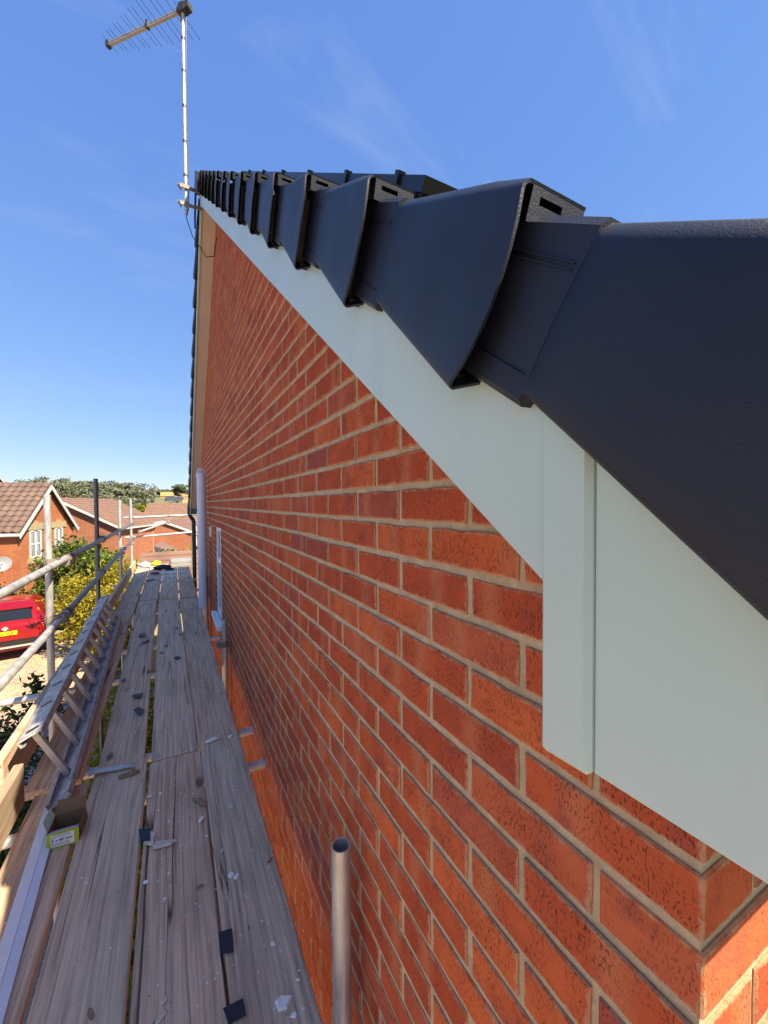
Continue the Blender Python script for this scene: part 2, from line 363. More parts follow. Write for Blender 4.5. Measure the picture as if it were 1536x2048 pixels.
# ------------------------------------------------------------------ ground
def sheet(name, xs, ys, mat, dz=0.0):
    b = MB(); nx = len(xs)
    b.add([(x, y, gz(x, y)+dz) for y in ys for x in xs], [(j*nx+i, j*nx+i+1, (j+1)*nx+i+1, (j+1)*nx+i) for j in range(len(ys)-1) for i in range(nx-1)])
    return tag(b.build(name, mat, fix=False, smooth=True), kind='structure')
k = NM('grass_ground'); p = k.pos(); M['grass'] = k.done(k.ramp(k.noise(p, .35, 6, .65), (.3, (.075, .095, .035)), (.55, (.13, .14, .06)), (.75, (.20, .17, .10))), .95, 0, k.bump(k.noise(p, 9, 5), .6, .05))
k = NM('gravel'); p = k.pos(); vo = k.new('ShaderNodeTexVoronoi'); vo.inputs['Scale'].default_value = 38; k.l(p, vo.inputs['Vector'])
col = k.mix(.55, k.ramp(k.noise(p, 1.2, 4), (.3, (.33, .235, .14)), (.7, (.46, .34, .21))), vo.outputs['Color'], 'OVERLAY'); M['gravel'] = k.done(col, .95, 0, k.bump(vo.outputs['Distance'], .8, .01))
k = NM('pink_paving'); p = k.pos(); bt = k.new('ShaderNodeTexBrick'); bt.inputs['Scale'].default_value = 4.5; k.l(k.mapping(p, (1, 1, 1), (0, 0, 0), (0, 0, .3)), bt.inputs['Vector'])
bt.inputs['Color1'].default_value = (.36, .245, .20, 1); bt.inputs['Color2'].default_value = (.42, .30, .24, 1); bt.inputs['Mortar'].default_value = (.24, .18, .14, 1)
M['paving'] = k.done(bt.outputs['Color'], .9, 0, k.bump(k.noise(p, 40, 4), .4, .005))
lin = lambda a, b, n: [a+(b-a)*i/n for i in range(n+1)]
sheet('ground', [-1500, -700, -350, -200]+lin(-140, 140, 40)+[200, 350, 700, 1500], [-60, -20]+lin(-10, 60, 35)+lin(70, 440, 30)+[600, 900, 1500, 3000], 'grass')
sheet('gravel_drive', lin(-16, -1.9, 8), lin(11.5, 19, 8), 'gravel', .012)
sheet('paving', lin(-16, -.02, 8), lin(-6, 11.48, 8), 'paving', .010)

# ------------------------------------------------------------------ the brick house
XB, AY, SLP, BZ = -.148, 4.35, .727, -.2415     # bargeboard plane, apex y, roof slope, bottom line z = SLP*y + BZ
YC, YF = .183, 2*4.35-.183                      # wall corners near / far
AL = math.atan(SLP); CA, SA = math.cos(AL), math.sin(AL)
def rake(y): return SLP*(y if y <= AY else 2*AY-y)+BZ
house = thing('brick_house', 'red brick house whose gable wall and black verge fill the right side', 'house', (3.5, AY, GZ))
MO = .0035                                       # mortar recess
WIN = (4.46, 5.06, -1.262, -.250)                # window opening y0 y1 z0 z1
b = MB()
def wq(y0, y1, z0a, z1a, z0b=None, z1b=None):
    z0b = z0a if z0b is None else z0b; z1b = z1a if z1b is None else z1b
    b.add([(MO, y0, z0a), (MO, y1, z0b), (MO, y1, z1b), (MO, y0, z1a)], [(0, 3, 2, 1)])
TOPW = .10
wq(YC+MO, WIN[0], GZ, rake(YC)+TOPW, GZ, rake(AY)+TOPW-SLP*(AY-WIN[0]) if WIN[0] < AY else rake(WIN[0])+TOPW)
b = MB()
ys = [YC+MO, AY, WIN[0], WIN[1], YF]
for y0, y1 in zip(ys[:-1], ys[1:]):
    if y0 == WIN[0]:
        wq(y0, y1, GZ, WIN[2]); wq(y0, y1, WIN[3], rake(y0)+TOPW, WIN[3], rake(y1)+TOPW)
    else: wq(y0, y1, GZ, rake(y0)+TOPW, GZ, rake(y1)+TOPW)
# reveals of the opening
y0, y1, z0, z1 = WIN
for q in ([(MO, y0, z0), (.1, y0, z0), (.1, y0, z1), (MO, y0, z1)], [(MO, y1, z0), (MO, y1, z1), (.1, y1, z1), (.1, y1, z0)],
          [(MO, y0, z1), (.1, y0, z1), (.1, y1, z1), (MO, y1, z1)], [(MO, y0, z0), (MO, y1, z0), (.1, y1, z0), (.1, y0, z0)]): b.add(q, [(0, 1, 2, 3)])
gwall = b.build('gable_wall', 'mortar', house, fix=False)
b = MB(); b.add([(MO, YC+MO, GZ), (7, YC+MO, GZ), (7, YC+MO, -.1), (MO, YC+MO, -.1)], [(0, 1, 2, 3)])
b.add([(MO, YF, GZ), (7, YF, GZ), (7, YF, -.1), (MO, YF, -.1)], [(3, 2, 1, 0)])
b.add([(7, YC+MO, GZ), (7, YF, GZ), (7, YF, -.1), (7, YC+MO, -.1)], [(0, 1, 2, 3)])
fwall = b.build('front_wall', 'mortar', house, fix=False)

def brick_data(L, H, seed, proud=0.0):
    """front face -x, length y, height z; ragged outline, chamfered; returns verts, faces, uvs per vert"""
    rr = random.Random(seed); hy, hz = L/2, H/2; per = []
    j = lambda a: rr.uniform(-a, a)
    nl = 5 if L > .15 else 3
    for i in range(nl): per.append((-hy+L*i/nl+(j(.004) if i else 0), -hz+j(.0016)))
    for i in range(2): per.append((hy+j(.0015), -hz+H*i/2))
    for i in range(nl): per.append((hy-L*i/nl+(j(.004) if i else 0), hz+j(.0016)))
    for i in range(2): per.append((-hy+j(.0015), hz-H*i/2))
    # soften the corners
    n = len(per); vs = []; ch = .0022
    tilt = j(.0009); x0 = -proud+j(.0008)
    for (y, z) in per:
        sy = max(0, 1-ch*1.3/hy); sz = max(0, 1-ch*1.3/hz)
        vs.append((x0+tilt*y/hy, y*sy, z*sz))
    for (y, z) in per: vs.append((x0+ch+tilt*y/hy, y, z))
    for (y, z) in per: vs.append((.03, y, z))
    fs = [tuple(range(n-1, -1, -1))]
    for a in (0, n):
        for i in range(n): fs.append((a+i, a+(i+1) % n, a+n+(i+1) % n, a+n+i))
    uvs = [((y+hy)/L if False else .5+y/.215, .5+z/.065) for (x, y, z) in vs]
    return vs, fs, uvs
def mesh_uv(name, vs, fs, uvs, mat):
    me = bpy.data.meshes.new(name); me.from_pydata(vs, [], fs); me.materials.append(M[mat]); ul = me.uv_layers.new(name='UVMap')
    li = [0]*len(me.loops); me.loops.foreach_get('vertex_index', li); flat = []
    for i in li: flat += uvs[i]
    ul.data.foreach_set('uv', flat); return me
BR = [(L, H, i) for i in range(10) for (L, H) in ((.2130, .0632),)]
full_v = [brick_data(.2130, .0632, i+1) for i in range(14)]
full_me = [mesh_uv('brick', *d, 'brick') for d in full_v]
HJ = .0060
def occl(P):     # is this wall point hidden by the bargeboard, or out of the picture?
    q = proj(P)
    if not q or not (-60 < q[0] < 1600 and -40 < q[1] < 2110): return True
    f = (XB-CAM.x)/(P[0]-CAM.x); I = CAM+(Vector(P)-CAM)*f
    if I.y < .22: return I.z > -.2
    return I.z > rake(I.y)
cand = []
Zb0, Yb0 = -.0415, .627
for r in range(-48, 62):
    zt = Zb0-.075*r; zc = zt-.0375
    if zc < GZ: continue
    off = 0 if r % 2 == 0 else 1
    # corner handled apart; next perpend after corner: even rows m=2, odd rows m=3
    mth = 2 if r % 2 == 0 else 3
    mm = mth
    while True:
        ya = Yb0-.1125*mm; yb = ya+.225; mm -= 2
        if ya > YF-.02: break
        yb2 = min(yb, YF+.0); y0, y1 = ya+HJ, yb2-HJ
        if zc-.03 > max(rake(y0), rake(y1))+.05: continue
        segs = [(y0, y1)]
        if zc < WIN[3]+.02 and zc > WIN[2]-.02:
            if y1 > WIN[0] and y0 < WIN[1]:
                segs = []
                if y0 < WIN[0]-.03: segs.append((y0, WIN[0]))
                if y1 > WIN[1]+.03: segs.append((WIN[1], y1))
        for (a, c) in segs:
            if c-a > .03: cand.append((a, c, zc))
sized = []
for i, (a, c, z) in enumerate(cand):
    P = (0, (a+c)/2, z); q = proj(P)
    if occl(P) and occl((0, a, z-.03)) and occl((0, c, z-.03)): sz = 0
    else:
        qa, qb = proj((0, a, z)), proj((0, c, z)); sz = abs(qa[0]-qb[0])*.065*FPX/q[2] if qa and qb else 9e9
        if z < -1.42 and q[1] < 1500: sz *= .5
    if (c-a) < .2: sz *= .01
    sized.append((sz, i))
top = set(i for sz, i in sorted(sized, reverse=True)[:272] if sz > 0)
SV, SF, SU = [], [], []
for i, (a, c, z) in enumerate(cand):
    v = rnd.randrange(14)
    if i in top:
        inst('brick', full_me[v], gwall, (rnd.uniform(-.0012, .0012), (a+c)/2, z+rnd.uniform(-.0012, .0012)), (rnd.uniform(-.006, .006), 0, 0))
    else:
        d = full_v[v] if c-a > .2 else brick_data(c-a, .0632, v)
        bb = len(SV); dx = rnd.uniform(-.0012, .0012); dz = rnd.uniform(-.001, .001)
        SV += [(x+dx, y+(a+c)/2, zz+z+dz) for (x, y, zz) in d[0]]; SF += [tuple(j+bb for j in f) for f in d[1]]; SU += d[2]
me = mesh_uv('distant_bricks', SV, SF, SU, 'brick'); o = inst('brick_field', me, gwall); o['kind'] = 'stuff'
# corner bricks (two faces show) and the return wall
def corner_me(lx, ly, seed):
    bm = bmesh.new(); bmesh.ops.create_cube(bm, size=1)
    rr = random.Random(seed)
    for v in bm.verts: v.co = Vector(((v.co.x+.5)*lx, (v.co.y+.5)*ly, v.co.z*.0632))+Vector((rr.uniform(-.001, .001), rr.uniform(-.001, .001), rr.uniform(-.001, .001)))
    bmesh.ops.bevel(bm, geom=list(bm.edges), offset=.0022, segments=1, affect='EDGES'); bmesh.ops.triangulate(bm, faces=[f for f in bm.faces if len(f.verts) > 4])
    ul = bm.loops.layers.uv.new('UVMap')
    for f in bm.faces:
        for l in f.loops:
            c = l.vert.co; l[ul].uv = ((c.y if abs(f.normal.x) > .5 else c.x)/.215, .5+c.z/.065)
    me = bpy.data.meshes.new('brick'); bm.to_mesh(me); bm.free(); me.materials.append(M['brick']); return me
ce = [corner_me(.1025, .2130, i) for i in range(3)]; co_ = [corner_me(.2130, .1025, i+5) for i in range(3)]
ret_me = full_me
RV, RF, RU = [], [], []
for r in range(-3, 61):
    zc = Zb0-.075*r-.0375
    if zc < GZ: continue
    ev = r % 2 == 0; near = zc > -1.0
    if zc > .06: continue
    inst('brick', rnd.choice(ce if ev else co_), gwall, (rnd.uniform(-.001, .001), YC+rnd.uniform(-.001, .001), zc)) if near or True else None
    x = (.1025 if ev else .2130)+.0102
    while x < (.9 if near else 7):
        L = .2130
        if near: inst('brick', rnd.choice(full_me), fwall, (x+L/2, YC+rnd.uniform(-.001, .001), zc), (0, 0, math.pi/2))
        else:
            d = full_v[rnd.randrange(14)]; bb = len(RV)
            RV += [(x+L/2-y, YC+xx, zc+zz) for (xx, y, zz) in d[0]]; RF += [tuple(j+bb for j in f) for f in d[1]]; RU += d[2]
        x += .225
    if near:
        while x < 7:
            d = full_v[rnd.randrange(14)]; bb = len(RV)
            RV += [(x+L/2-y, YC+xx, zc+zz) for (xx, y, zz) in d[0]]; RF += [tuple(j+bb for j in f) for f in d[1]]; RU += d[2]; x += .225
o = inst('brick_field', mesh_uv('return_bricks', RV, RF, RU, 'brick'), fwall); o['kind'] = 'stuff'

# --- bargeboards, soffits, eaves boxes
BT = .018
def ramp_board(ya, yb, h0, h1, x0, x1):      # slab following the rake between heights above the bottom line
    return [Vector((x0, y, rake(y)+h)) for y, h in ((ya, h0), (yb, h0), (yb, h1), (ya, h1))]
b = MB(); b.prism(ramp_board(.194, AY, 0, .27, XB, XB), (BT, 0, 0)); barge = b.build('bargeboard', 'sage', house, bevel=.0015)
b = MB(); b.prism(ramp_board(AY+.001, 2*AY-.176, 0, .27, XB, XB), (BT, 0, 0)); b.build('bargeboard', 'sage', house, bevel=.0015)
b = MB()
for y0, y1 in ((.19, AY), (AY, 2*AY-.19)):
    b.add([(XB+BT, y0, rake(y0)+.012), (XB+BT, y1, rake(y1)+.012), (.05, y1, rake(y1)+.012), (.05, y0, rake(y0)+.012),
           (XB+BT, y0, rake(y0)+.022), (XB+BT, y1, rake(y1)+.022), (.05, y1, rake(y1)+.022), (.05, y0, rake(y0)+.022)],
          [(0, 1, 2, 3), (7, 6, 5, 4), (0, 4, 5, 1), (3, 2, 6, 7), (0, 3, 7, 4), (1, 5, 6, 2)])
b.build('soffit', 'soffit_board', house)
EZ = -.206
for sgn in (1, -1):
    fy = lambda y: y if sgn == 1 else 2*AY-y
    b = MB(); poly = [(XB, fy(.012), EZ), (XB, fy(.191), EZ), (XB, fy(.191), rake(.191)+.23), (XB, fy(.012), rake(.012)+.23)]
    b.prism(poly, (BT, 0, 0)); b.build('eaves_box_end', 'sage', house, bevel=.0015)
    b = MB(); b.prism([(XB-.006, fy(.191), EZ-.003), (XB-.006, fy(.237), EZ-.005), (XB-.006, fy(.237), rake(.2)+.22), (XB-.006, fy(.191), rake(.2)+.20)], (.012, 0, 0))
    b.build('cover_strip', 'sage', house, bevel=.0045, smooth=False)
    b = MB(); b.box((XB+BT, min(fy(.012), fy(.19)), EZ+.004), (7.2, max(fy(.012), fy(.19)), EZ+.014)); b.build('eaves_soffit', 'sage', house)
    b = MB(); b.box((XB+BT, min(fy(.008), fy(.026)), EZ), (7.2, max(fy(.008), fy(.026)), rake(.0)+.2)); b.build('fascia', 'sage', house)
# --- gutter and downpipe at the far eaves
b = MB()
n = 8
for i in range(n):
    a0, a1 = math.pi*i/n, math.pi*(i+1)/n
    gy, gzz, gr = 2*AY+.075, -.035, .058
    b.add([(-.17, gy+gr*math.cos(a0), gzz-gr*math.sin(a0)), (7, gy+gr*math.cos(a0), gzz-gr*math.sin(a0)), (7, gy+gr*math.cos(a1), gzz-gr*math.sin(a1)), (-.17, gy+gr*math.cos(a1), gzz-gr*math.sin(a1))], [(0, 1, 2, 3)])
b.add([(-.17, gy+gr*math.cos(math.pi*i/n), gzz-gr*math.sin(math.pi*i/n)) for i in range(n+1)], [tuple(range(n+1))])
b.box((-.19, gy-.07, gzz-.03), (-.12, gy+.07, gzz+.012))
b.build('gutter', 'black_upvc', house)
b = MB(); b.path([(-.155, gy, -.07), (-.155, gy, -.20), (-.13, gy-.03, -.255), (-.10, gy-.12, -.30), (-.085, gy-.15, -.35), (-.085, gy-.15, GZ)], .038, 10)
b.build('downpipe', 'black_upvc', house, smooth=True)

# --- roof
roof_top = .283                                       # tile plane above the bargeboard bottom line (vertical)
b = MB(); NC = 15
for sgn in (1, -1):
    prev = None
    for i in range(NC+1):
        ya = -.03+i*.278; yb = min(ya+.30, AY)
        if ya >= AY: break
        f = (lambda y: y) if sgn == 1 else (lambda y: 2*AY-y)
        za, zb = SLP*ya+BZ+roof_top, SLP*yb+BZ+roof_top-.022
        b.prism([(XB+.012, f(ya), za-.03), (XB+.012, f(ya), za), (XB+.012, f(yb), zb), (XB+.012, f(yb), zb-.03)], (7.3, 0, 0))
roof = b.build('roof', 'roof_tile_dark', house)
def cap_mesh(sgn):
    b = MB(); smp = [-.0, .006, .0065, .05, .11, .17, .225, .256, .2625]; rows = []
    nside = 9
    for si, s in enumerate(smp):
        t = s/.256; o = .0355-.0165*t; nb = .028*t; ntp = .1725-.0225*t
        rim = .0038*min(1, 8*t)
        if s > .26: o, nb, ntp, rim = .0155, .0225, .1535, 0
        sec = [(-.040, ntp-.0005+rim), (o-.012, ntp+rim), (o-.009, ntp+rim*.6), (o-.0012, ntp-.0055)]
        for q in range(nside):
            f = q/(nside-1); sec.append((o+.0025*math.sin(math.pi*f), ntp-.009-(ntp-nb-.018)*f))
        sec += [(o-.0012, nb+.0055), (o-.005, nb+.0015), (o-.010, nb), (-.001, nb+.012)]
        row = []
        for (oo, nn) in sec:
            f = (nn-nb)/(ntp-nb); bow = -.024*4*f*(1-f)*max(0, 1-t)**2
            row.append((-oo, sgn*(s+bow), nn))
        rows.append(row)
    k = len(rows[0]); vs = [q for r in rows for q in r]; fs = []
    for i in range(len(rows)-1):
        for j in range(k-1): fs.append((i*k+j, i*k+j+1, (i+1)*k+j+1, (i+1)*k+j))
    # thickness at the open end: inner skin
    inn = [(x+.0032 if 3 <= j <= k-4 else x, y, z-(.003 if j < 3 else 0)+(.003 if j > k-4 else 0)) for j, (x, y, z) in enumerate(rows[0])]
    base = len(vs); vs += inn; vs += [(x+.0030, y+sgn*.04, .0058+z*(.1688-.0058)/.174) for (x, y, z) in inn]
    for j in range(k-1):
        fs.append((j+1, j, base+j, base+j+1)); fs.append((base+j+1, base+j, base+k+j, base+k+j+1))
    # step at body start: closes down to the tail skin
    b.add(vs, fs)
    # tail (slides under the cap above)
    tr = []
    for s in (.2600, .262, .35, .41):
        t = (s-.25)/.16; o = .0165-.003*t; nb, ntp = (.030, .146) if s < .261 else (.0195-.002*t, .1565-.008*t)
        tr.append([(.04, sgn*s, ntp-.001), (-(o-.006), sgn*s, ntp), (-o, sgn*s, ntp-.006), (-(o+.001), sgn*s, (nb+ntp)/2), (-o, sgn*s, nb+.006), (-(o-.006), sgn*s, nb), (.002, sgn*s, nb)])
    kk = 7; b.add([q for r in tr for q in r], [(i*kk+j, i*kk+j+1, (i+1)*kk+j+1, (i+1)*kk+j) for i in range(3) for j in range(kk-1)])
    # scribed guide ribs on the tail
    for nn in (.121, .1255, .044):
        b.box((-.0185, min(sgn*.268, sgn*.35), nn), (-.0150, max(sgn*.268, sgn*.35), nn+.0009))
    # slotted end plate under the top flange
    y = sgn*.004
    x0, x1, z0, z1 = -.022, .040, .146, .1700
    sx0, sx1, sz0, sz1 = -.012, .014, .1590, .1645
    P = [(x0, y, z0), (x1, y, z0), (x1, y, z1), (x0, y, z1), (sx0, y, sz0), (sx1, y, sz0), (sx1, y, sz1), (sx0, y, sz1)]
    P = [(px, py-sgn*(.004+(z1-pz)*.30), pz) for px, py, pz in P]
    F = [(0, 1, 5, 4), (1, 2, 6, 5), (2, 3, 7, 6), (3, 0, 4, 7)]
    b.add(P, F); b.add([(px, py+sgn*.003, pz) for px, py, pz in P[4:]]+P[4:], [(0, 1, 5, 4), (1, 2, 6, 5), (2, 3, 7, 6), (3, 0, 4, 7)])
    b.box((x0+.002, min(sgn*.038, sgn*.041), z0), (x1, max(sgn*.038, sgn*.041), z1-.004))
    b.add([(.040, sgn*.0, .146), (.040, sgn*.25, .128), (.040, sgn*.25, .1475), (.040, sgn*.0, .170)], [(0, 1, 2, 3)])
    # inner end web at the tip, set back
    b.add([(-.022, sgn*.030, .012), (.0, sgn*.030, .012), (.0, sgn*.030, .13), (-.022, sgn*.030, .13)], [(0, 1, 2, 3)])
    b.add([(-.018, sgn*.012, .003), (.0, sgn*.012, .003), (.0, sgn*.012, .014), (-.018, sgn*.012, .014)], [(0, 1, 2, 3)])
    o = b.build('verge_cap', 'plastic', None, world=False, fix=True); me = o.data; bpy.data.objects.remove(o); smooth_me(me, 38); return me
capN, capF = cap_mesh(1), cap_mesh(-1)
Y1, Z1, GA = .329, .114, .2775
i = -1
while True:
    y = Y1+i*GA; z = Z1+SLP*i*GA
    if y > AY-.30: break
    jx = rnd.uniform(-.0015, .0015); ja = rnd.uniform(-.008, .008)
    o = inst('verge_cap', capN, roof, (XB+jx, y, z), (AL+ja, rnd.uniform(-.01, .01), 0))
    o = inst('verge_cap', capF, roof, (XB+jx, 2*AY-y, z), (-AL-ja, rnd.uniform(-.01, .01), 0))
    i += 1
# ridge: end cap and ridge tiles
b = MB(); zr = rake(AY)+.25
ra = rake(AY)
pr = [(AY-.30, ra+.095), (AY-.02, ra+.305), (AY+.02, ra+.305), (AY+.30, ra+.095), (AY+.27, ra-.075), (AY, ra+.115), (AY-.27, ra-.075)]
b.prism([(XB-.045, y, z) for y, z in pr], (.014, 0, 0)); b.build('ridge_end_cap', 'plastic', roof)
b = MB(); b.prism([(XB-.031, y, z) for y, z in ((AY-.16, ra+.20), (AY-.02, ra+.302), (AY+.02, ra+.302), (AY+.16, ra+.20))], (.16, 0, 0)); b.build('ridge_cap_hood', 'dish_grey', roof)
for i in range(15):
    b = MB(); x0 = XB+.13+i*.45; e = .006*(i % 2)
    b.prism([(x0, y, z+e) for y, z in ((AY-.16, zr-.11), (AY-.14, zr-.045), (AY-.06, zr+.03), (AY, zr+.045), (AY+.06, zr+.03), (AY+.14, zr-.045), (AY+.16, zr-.11))], (.445, 0, 0)); b.build('ridge_tile', 'roof_tile_dark', roof)

# --- window in the gable wall
win = MB(); y0, y1, z0, z1 = WIN; f = .055
win.box((.012, y0+.003, z0+.003), (.07, y0+f, z1-.003)); win.box((.012, y1-f, z0+.003), (.07, y1-.003, z1-.003))
win.box((.0125, y0+f, z1-f), (.07, y1-f, z1-.003)); win.box((.0125, y0+f, z0+.003), (.07, y1-f, z0+f)); win.box((.014, y0+f, -.66), (.068, y1-f, -.61))
win = win.build('window', 'white_upvc', house, bevel=.003)
b = MB(); b.box((.035, y0+f, z0+f), (.042, y1-f, z1-f)); b.build('pane', M['fglass'], win)
b = MB(); b.box((-.055, y0-.07, z0-.045), (.012, y1+.07, z0-.004)); b.build('sill', 'white_upvc', win, bevel=.004)
b = MB(); b.box((-.004, y0-.012, z0), (.012, y0+.02, z1)); b.build('sealant_bead', 'white_upvc', win)
# --- soil pipe, bracket, vent box
PY, PX = 5.85, -.098
b = MB(); b.cyl((PX, PY, GZ), (PX, PY, .40), .055, n=20); b.cyl((PX, PY, .37), (PX, PY, .405), .061, n=20); b.cyl((PX, PY, -1.75), (PX, PY, -1.68), .061, n=20)
sp_ = b.build('soil_pipe', 'pale_pipe', house, smooth=True)
b = MB(); b.cyl((PX, PY, .455), (PX, PY, .470), .042, .03, n=16)
for i in range(14):
    a = 2*math.pi*i/14; b.cyl((PX+.053*math.cos(a), PY+.053*math.sin(a), .405), (PX+.040*math.cos(a), PY+.040*math.sin(a), .458), .0045, n=5)
b.build('vent_cowl', 'pale_pipe', sp_)
b = MB(); b.cyl((PX, PY, -.135), (PX, PY, -.105), .0585, n=20); b.box((PX+.05, PY-.012, -.13), (.003, PY+.012, -.11)); b.build('pipe_bracket', 'pale_pipe', sp_)
b = MB(); b.box((-.020, 5.50, -.425), (.002, 5.68, -.285)); b.build('vent_cover', 'cream_plastic', house, bevel=.004)

# ------------------------------------------------------------------ solar panels on the roof
def rf(y, n):     # point on the near roof plane at y, n above the tiles (perpendicular)
    return (y-n*SA, SLP*y+BZ+roof_top+n*CA)
solar = thing('solar_panel_array', 'black framed solar panels with mesh skirt rising above the verge caps', 'solar panels', (2, 2.5, SLP*2.5+BZ+roof_top))
NP = .129
for ri in range(2):
    for ci in range(3):
        x0 = .145+ci*1.15; x1 = x0+1.13; ya = .928+ri*1.45; yb = ya+1.43
        b = MB(); q = [rf(ya, NP-.035), rf(ya, NP), rf(yb, NP), rf(yb, NP-.035)]
        b.prism([(x0, y, z) for y, z in q], (x1-x0, 0, 0)); pn = b.build('panel', 'panel_frame', solar)
        b = MB(); q = [rf(ya+.03, NP+.0005), rf(ya+.03, NP+.002), rf(yb-.03, NP+.002), rf(yb-.03, NP+.0005)]
        b.prism([(x0+.03, y, z) for y, z in q], (x1-x0-.06, 0, 0)); b.build('cell_sheet', 'panel_cell', pn)
b = MB()      # bird mesh: side and lower edge
y = .93
while y < 3.8:
    p0, p1 = rf(y, 0), rf(y, NP-.035); b.cyl((.150, *p0), (.150, *p1), .0012, n=4, caps=False); y += .014
for n in (.02, .04, .06, .08, .10): b.cyl((.150, *rf(.93, n)), (.150, *rf(3.8, n)), .0011, n=4, caps=False)
x = .15
while x < 1.5:
    b.cyl((x, *rf(.935, 0)), (x, *rf(.935, NP-.035)), .0012, n=4, caps=False); x += .014
for n in (.02, .04, .06, .08, .10): b.cyl((.15, *rf(.935, n)), (1.5, *rf(.935, n)), .0011, n=4, caps=False)
o = b.build('mesh_skirt', 'panel_frame', solar, fix=False); o['kind'] = 'stuff'
for y in (1.05, 1.42, 1.86, 2.34, 2.86, 3.4):
    b = MB(); q = [rf(y, NP-.05), rf(y, NP+.008), rf(y+.02, NP+.008), rf(y+.02, NP-.05)]
    b.prism([(.137, yy, z) for yy, z in q], (.022, 0, 0)); b.build('clamp', 'panel_frame', solar)
for x in (.30, .62, .95):
    b = MB(); q = [rf(.93, NP-.05), rf(.93, NP+.004), rf(.955, NP+.004), rf(.955, NP-.05)]
    b.prism([(x, yy, z) for yy, z in q], (.03, 0, 0)); b.build('clamp', 'panel_frame', solar)

# ------------------------------------------------------------------ TV aerial
MA = Vector((-.275, 4.35, 2.85))
aer = thing('tv_aerial', 'grey aerial on a tall mast clamped to the gable apex', 'aerial', MA)
b = MB(); b.cyl(MA, MA+Vector((.0, 0, 1.90)), .0150, n=10); b.cyl(MA+Vector((0, 0, -.06)), MA+Vector((0, 0, 0)), .0150, n=10); b.build('mast', 'dirty_aluminium', aer, smooth=True)
hd = Vector((-.668, .674, 0)).normalized(); top_ = MA+Vector((0, 0, 1.86)); pe = Vector((hd.y, -hd.x, 0))
b = MB(); Tm = Matrix.Translation(top_) @ Matrix((hd, pe, Vector((0, 0, 1)))).transposed().to_4x4()
b.box((-.06, -.012, -.016), (.95, .012, -.002), T=Tm); b.box((-.06, -.012, .006), (.95, .012, .020), T=Tm); boom = b.build('boom', 'aerial_metal', aer)
b = MB(); b.box((.93, -.022, -.026), (.965, .022, .030), T=Tm); b.box((-.085, -.03, -.02), (-.03, .035, .035), T=Tm); b.box((.42, -.02, -.02), (.44, .02, .05), T=Tm); b.build('end_cap', 'aerial_dark', boom)
for i in range(15):
    t = .02+.90*(i/14.0)**.92; hl = .25*(1-.68*i/14.0); b = MB()
    z = .013 if i % 2 else -.009; b.cyl(Tm @ Vector((t, -hl, z)), Tm @ Vector((t, hl, z)), .0022, n=5); b.build('element', 'aerial_dark', boom)
b = MB(); b.box((-.045, -.035, -.035), (.045, .03, .0), T=Tm); b.box((-.03, -.03, -.0), (.03, .03, .045), T=Tm); b.build('mast_clamp', 'aerial_dark', aer)
for dz in (.03, .19):
    b = MB(); z = MA.z+dz
    b.box((MA.x-.05, MA.y-.030, z-.018), (MA.x+.03, MA.y-.014, z+.018)); b.box((MA.x+.03, MA.y-.02, z-.012), (XB+.01, MA.y+.0, z+.012)); b.cyl((MA.x-.07, MA.y-.03, z), (MA.x-.04, MA.y+.04, z), .008, n=6)
    b.build('wall_bracket', 'coupler', aer)
for dz in (.30, .62, .95, 1.28, 1.58, 1.75):
    b = MB(); b.cyl(MA+Vector((0, 0, dz)), MA+Vector((0, 0, dz+.022)), .0185, n=10); b.build('tape_band', 'aerial_dark', aer)
pts = [top_+Vector((.03, -.03, .0)), MA+Vector((.025, -.01, 1.70)), MA+Vector((.020, -.005, 1.3)), MA+Vector((.019, -.008, .62)), MA+Vector((.03, -.012, .4)), MA+Vector((.022, -.01, .0)), MA+Vector((.0, -.02, -.10)), MA+Vector((.05, -.05, -.28)),
       Vector((-.165, 4.22, 2.44)), Vector((-.11, 4.25, 2.38)), Vector((-.04, 4.28, 2.42)), Vector((-.012, 4.25, 2.60))]
b = MB(); b.path(pts, .0042, 6); b.build('aerial_cable', 'cable_black', aer, smooth=True)

# ------------------------------------------------------------------ scaffold
HB = -1.38
def board(name, x0a, x1a, ya, x0b, x1b, yb, label, mat='board_grey', z=HB, group=None, th=.038, bands=()):
    """right/left edges (x0 right, x1 left) at near end ya and far end yb, top at z"""
    ctr = Vector(((x0a+x1a+x0b+x1b)/4, (ya+yb)/2, z)); b = MB(); n = 14; sd = rnd.random()*99; rr = random.Random(sd); rows = []
    for i in range(n+1):
        f = i/n; y = ya+(yb-ya)*f; xr = x0a+(x0b-x0a)*f+rr.uniform(-.0016, .0016); xl = x1a+(x1b-x1a)*f+rr.uniform(-.0016, .0016)
        dz = .003*math.sin(sd+f*5); e = .005
        if i in (0, n): y += rr.uniform(-.004, .004)
        rows.append([(xr-e, y, z+dz), (xr, y, z-e+dz), (xr, y, z-th+e+dz), (xr-e, y, z-th+dz), (xl+e, y, z-th+dz), (xl, y, z-th+e+dz), (xl, y, z-e+dz), (xl+e, y, z+dz)])
    k = 8; fs = [(i*k+j, i*k+(j+1) % k, (i+1)*k+(j+1) % k, (i+1)*k+j) for i in range(n) for j in range(k)]+[tuple(range(k)), tuple(range(n*k+k-1, n*k-1, -1))]
    b.add([Vector(q)-ctr for r in rows for q in r], fs)
    o = b.build(name, mat, None, world=False); o.location = ctr; tag(o, label, 'board', group)
    for end in bands:
        y = ya if end == 0 else yb; xr, xl = (x0a, x1a) if end == 0 else (x0b, x1b); s = 1 if end == 0 else -1
        q = MB(); q.box((xl-.002, min(y-.002*s, y+.030*s), z-th-.002), (xr+.002, max(y-.002*s, y+.030*s), z+.0045)); q.build('end_band', 'galv', o)
    return o
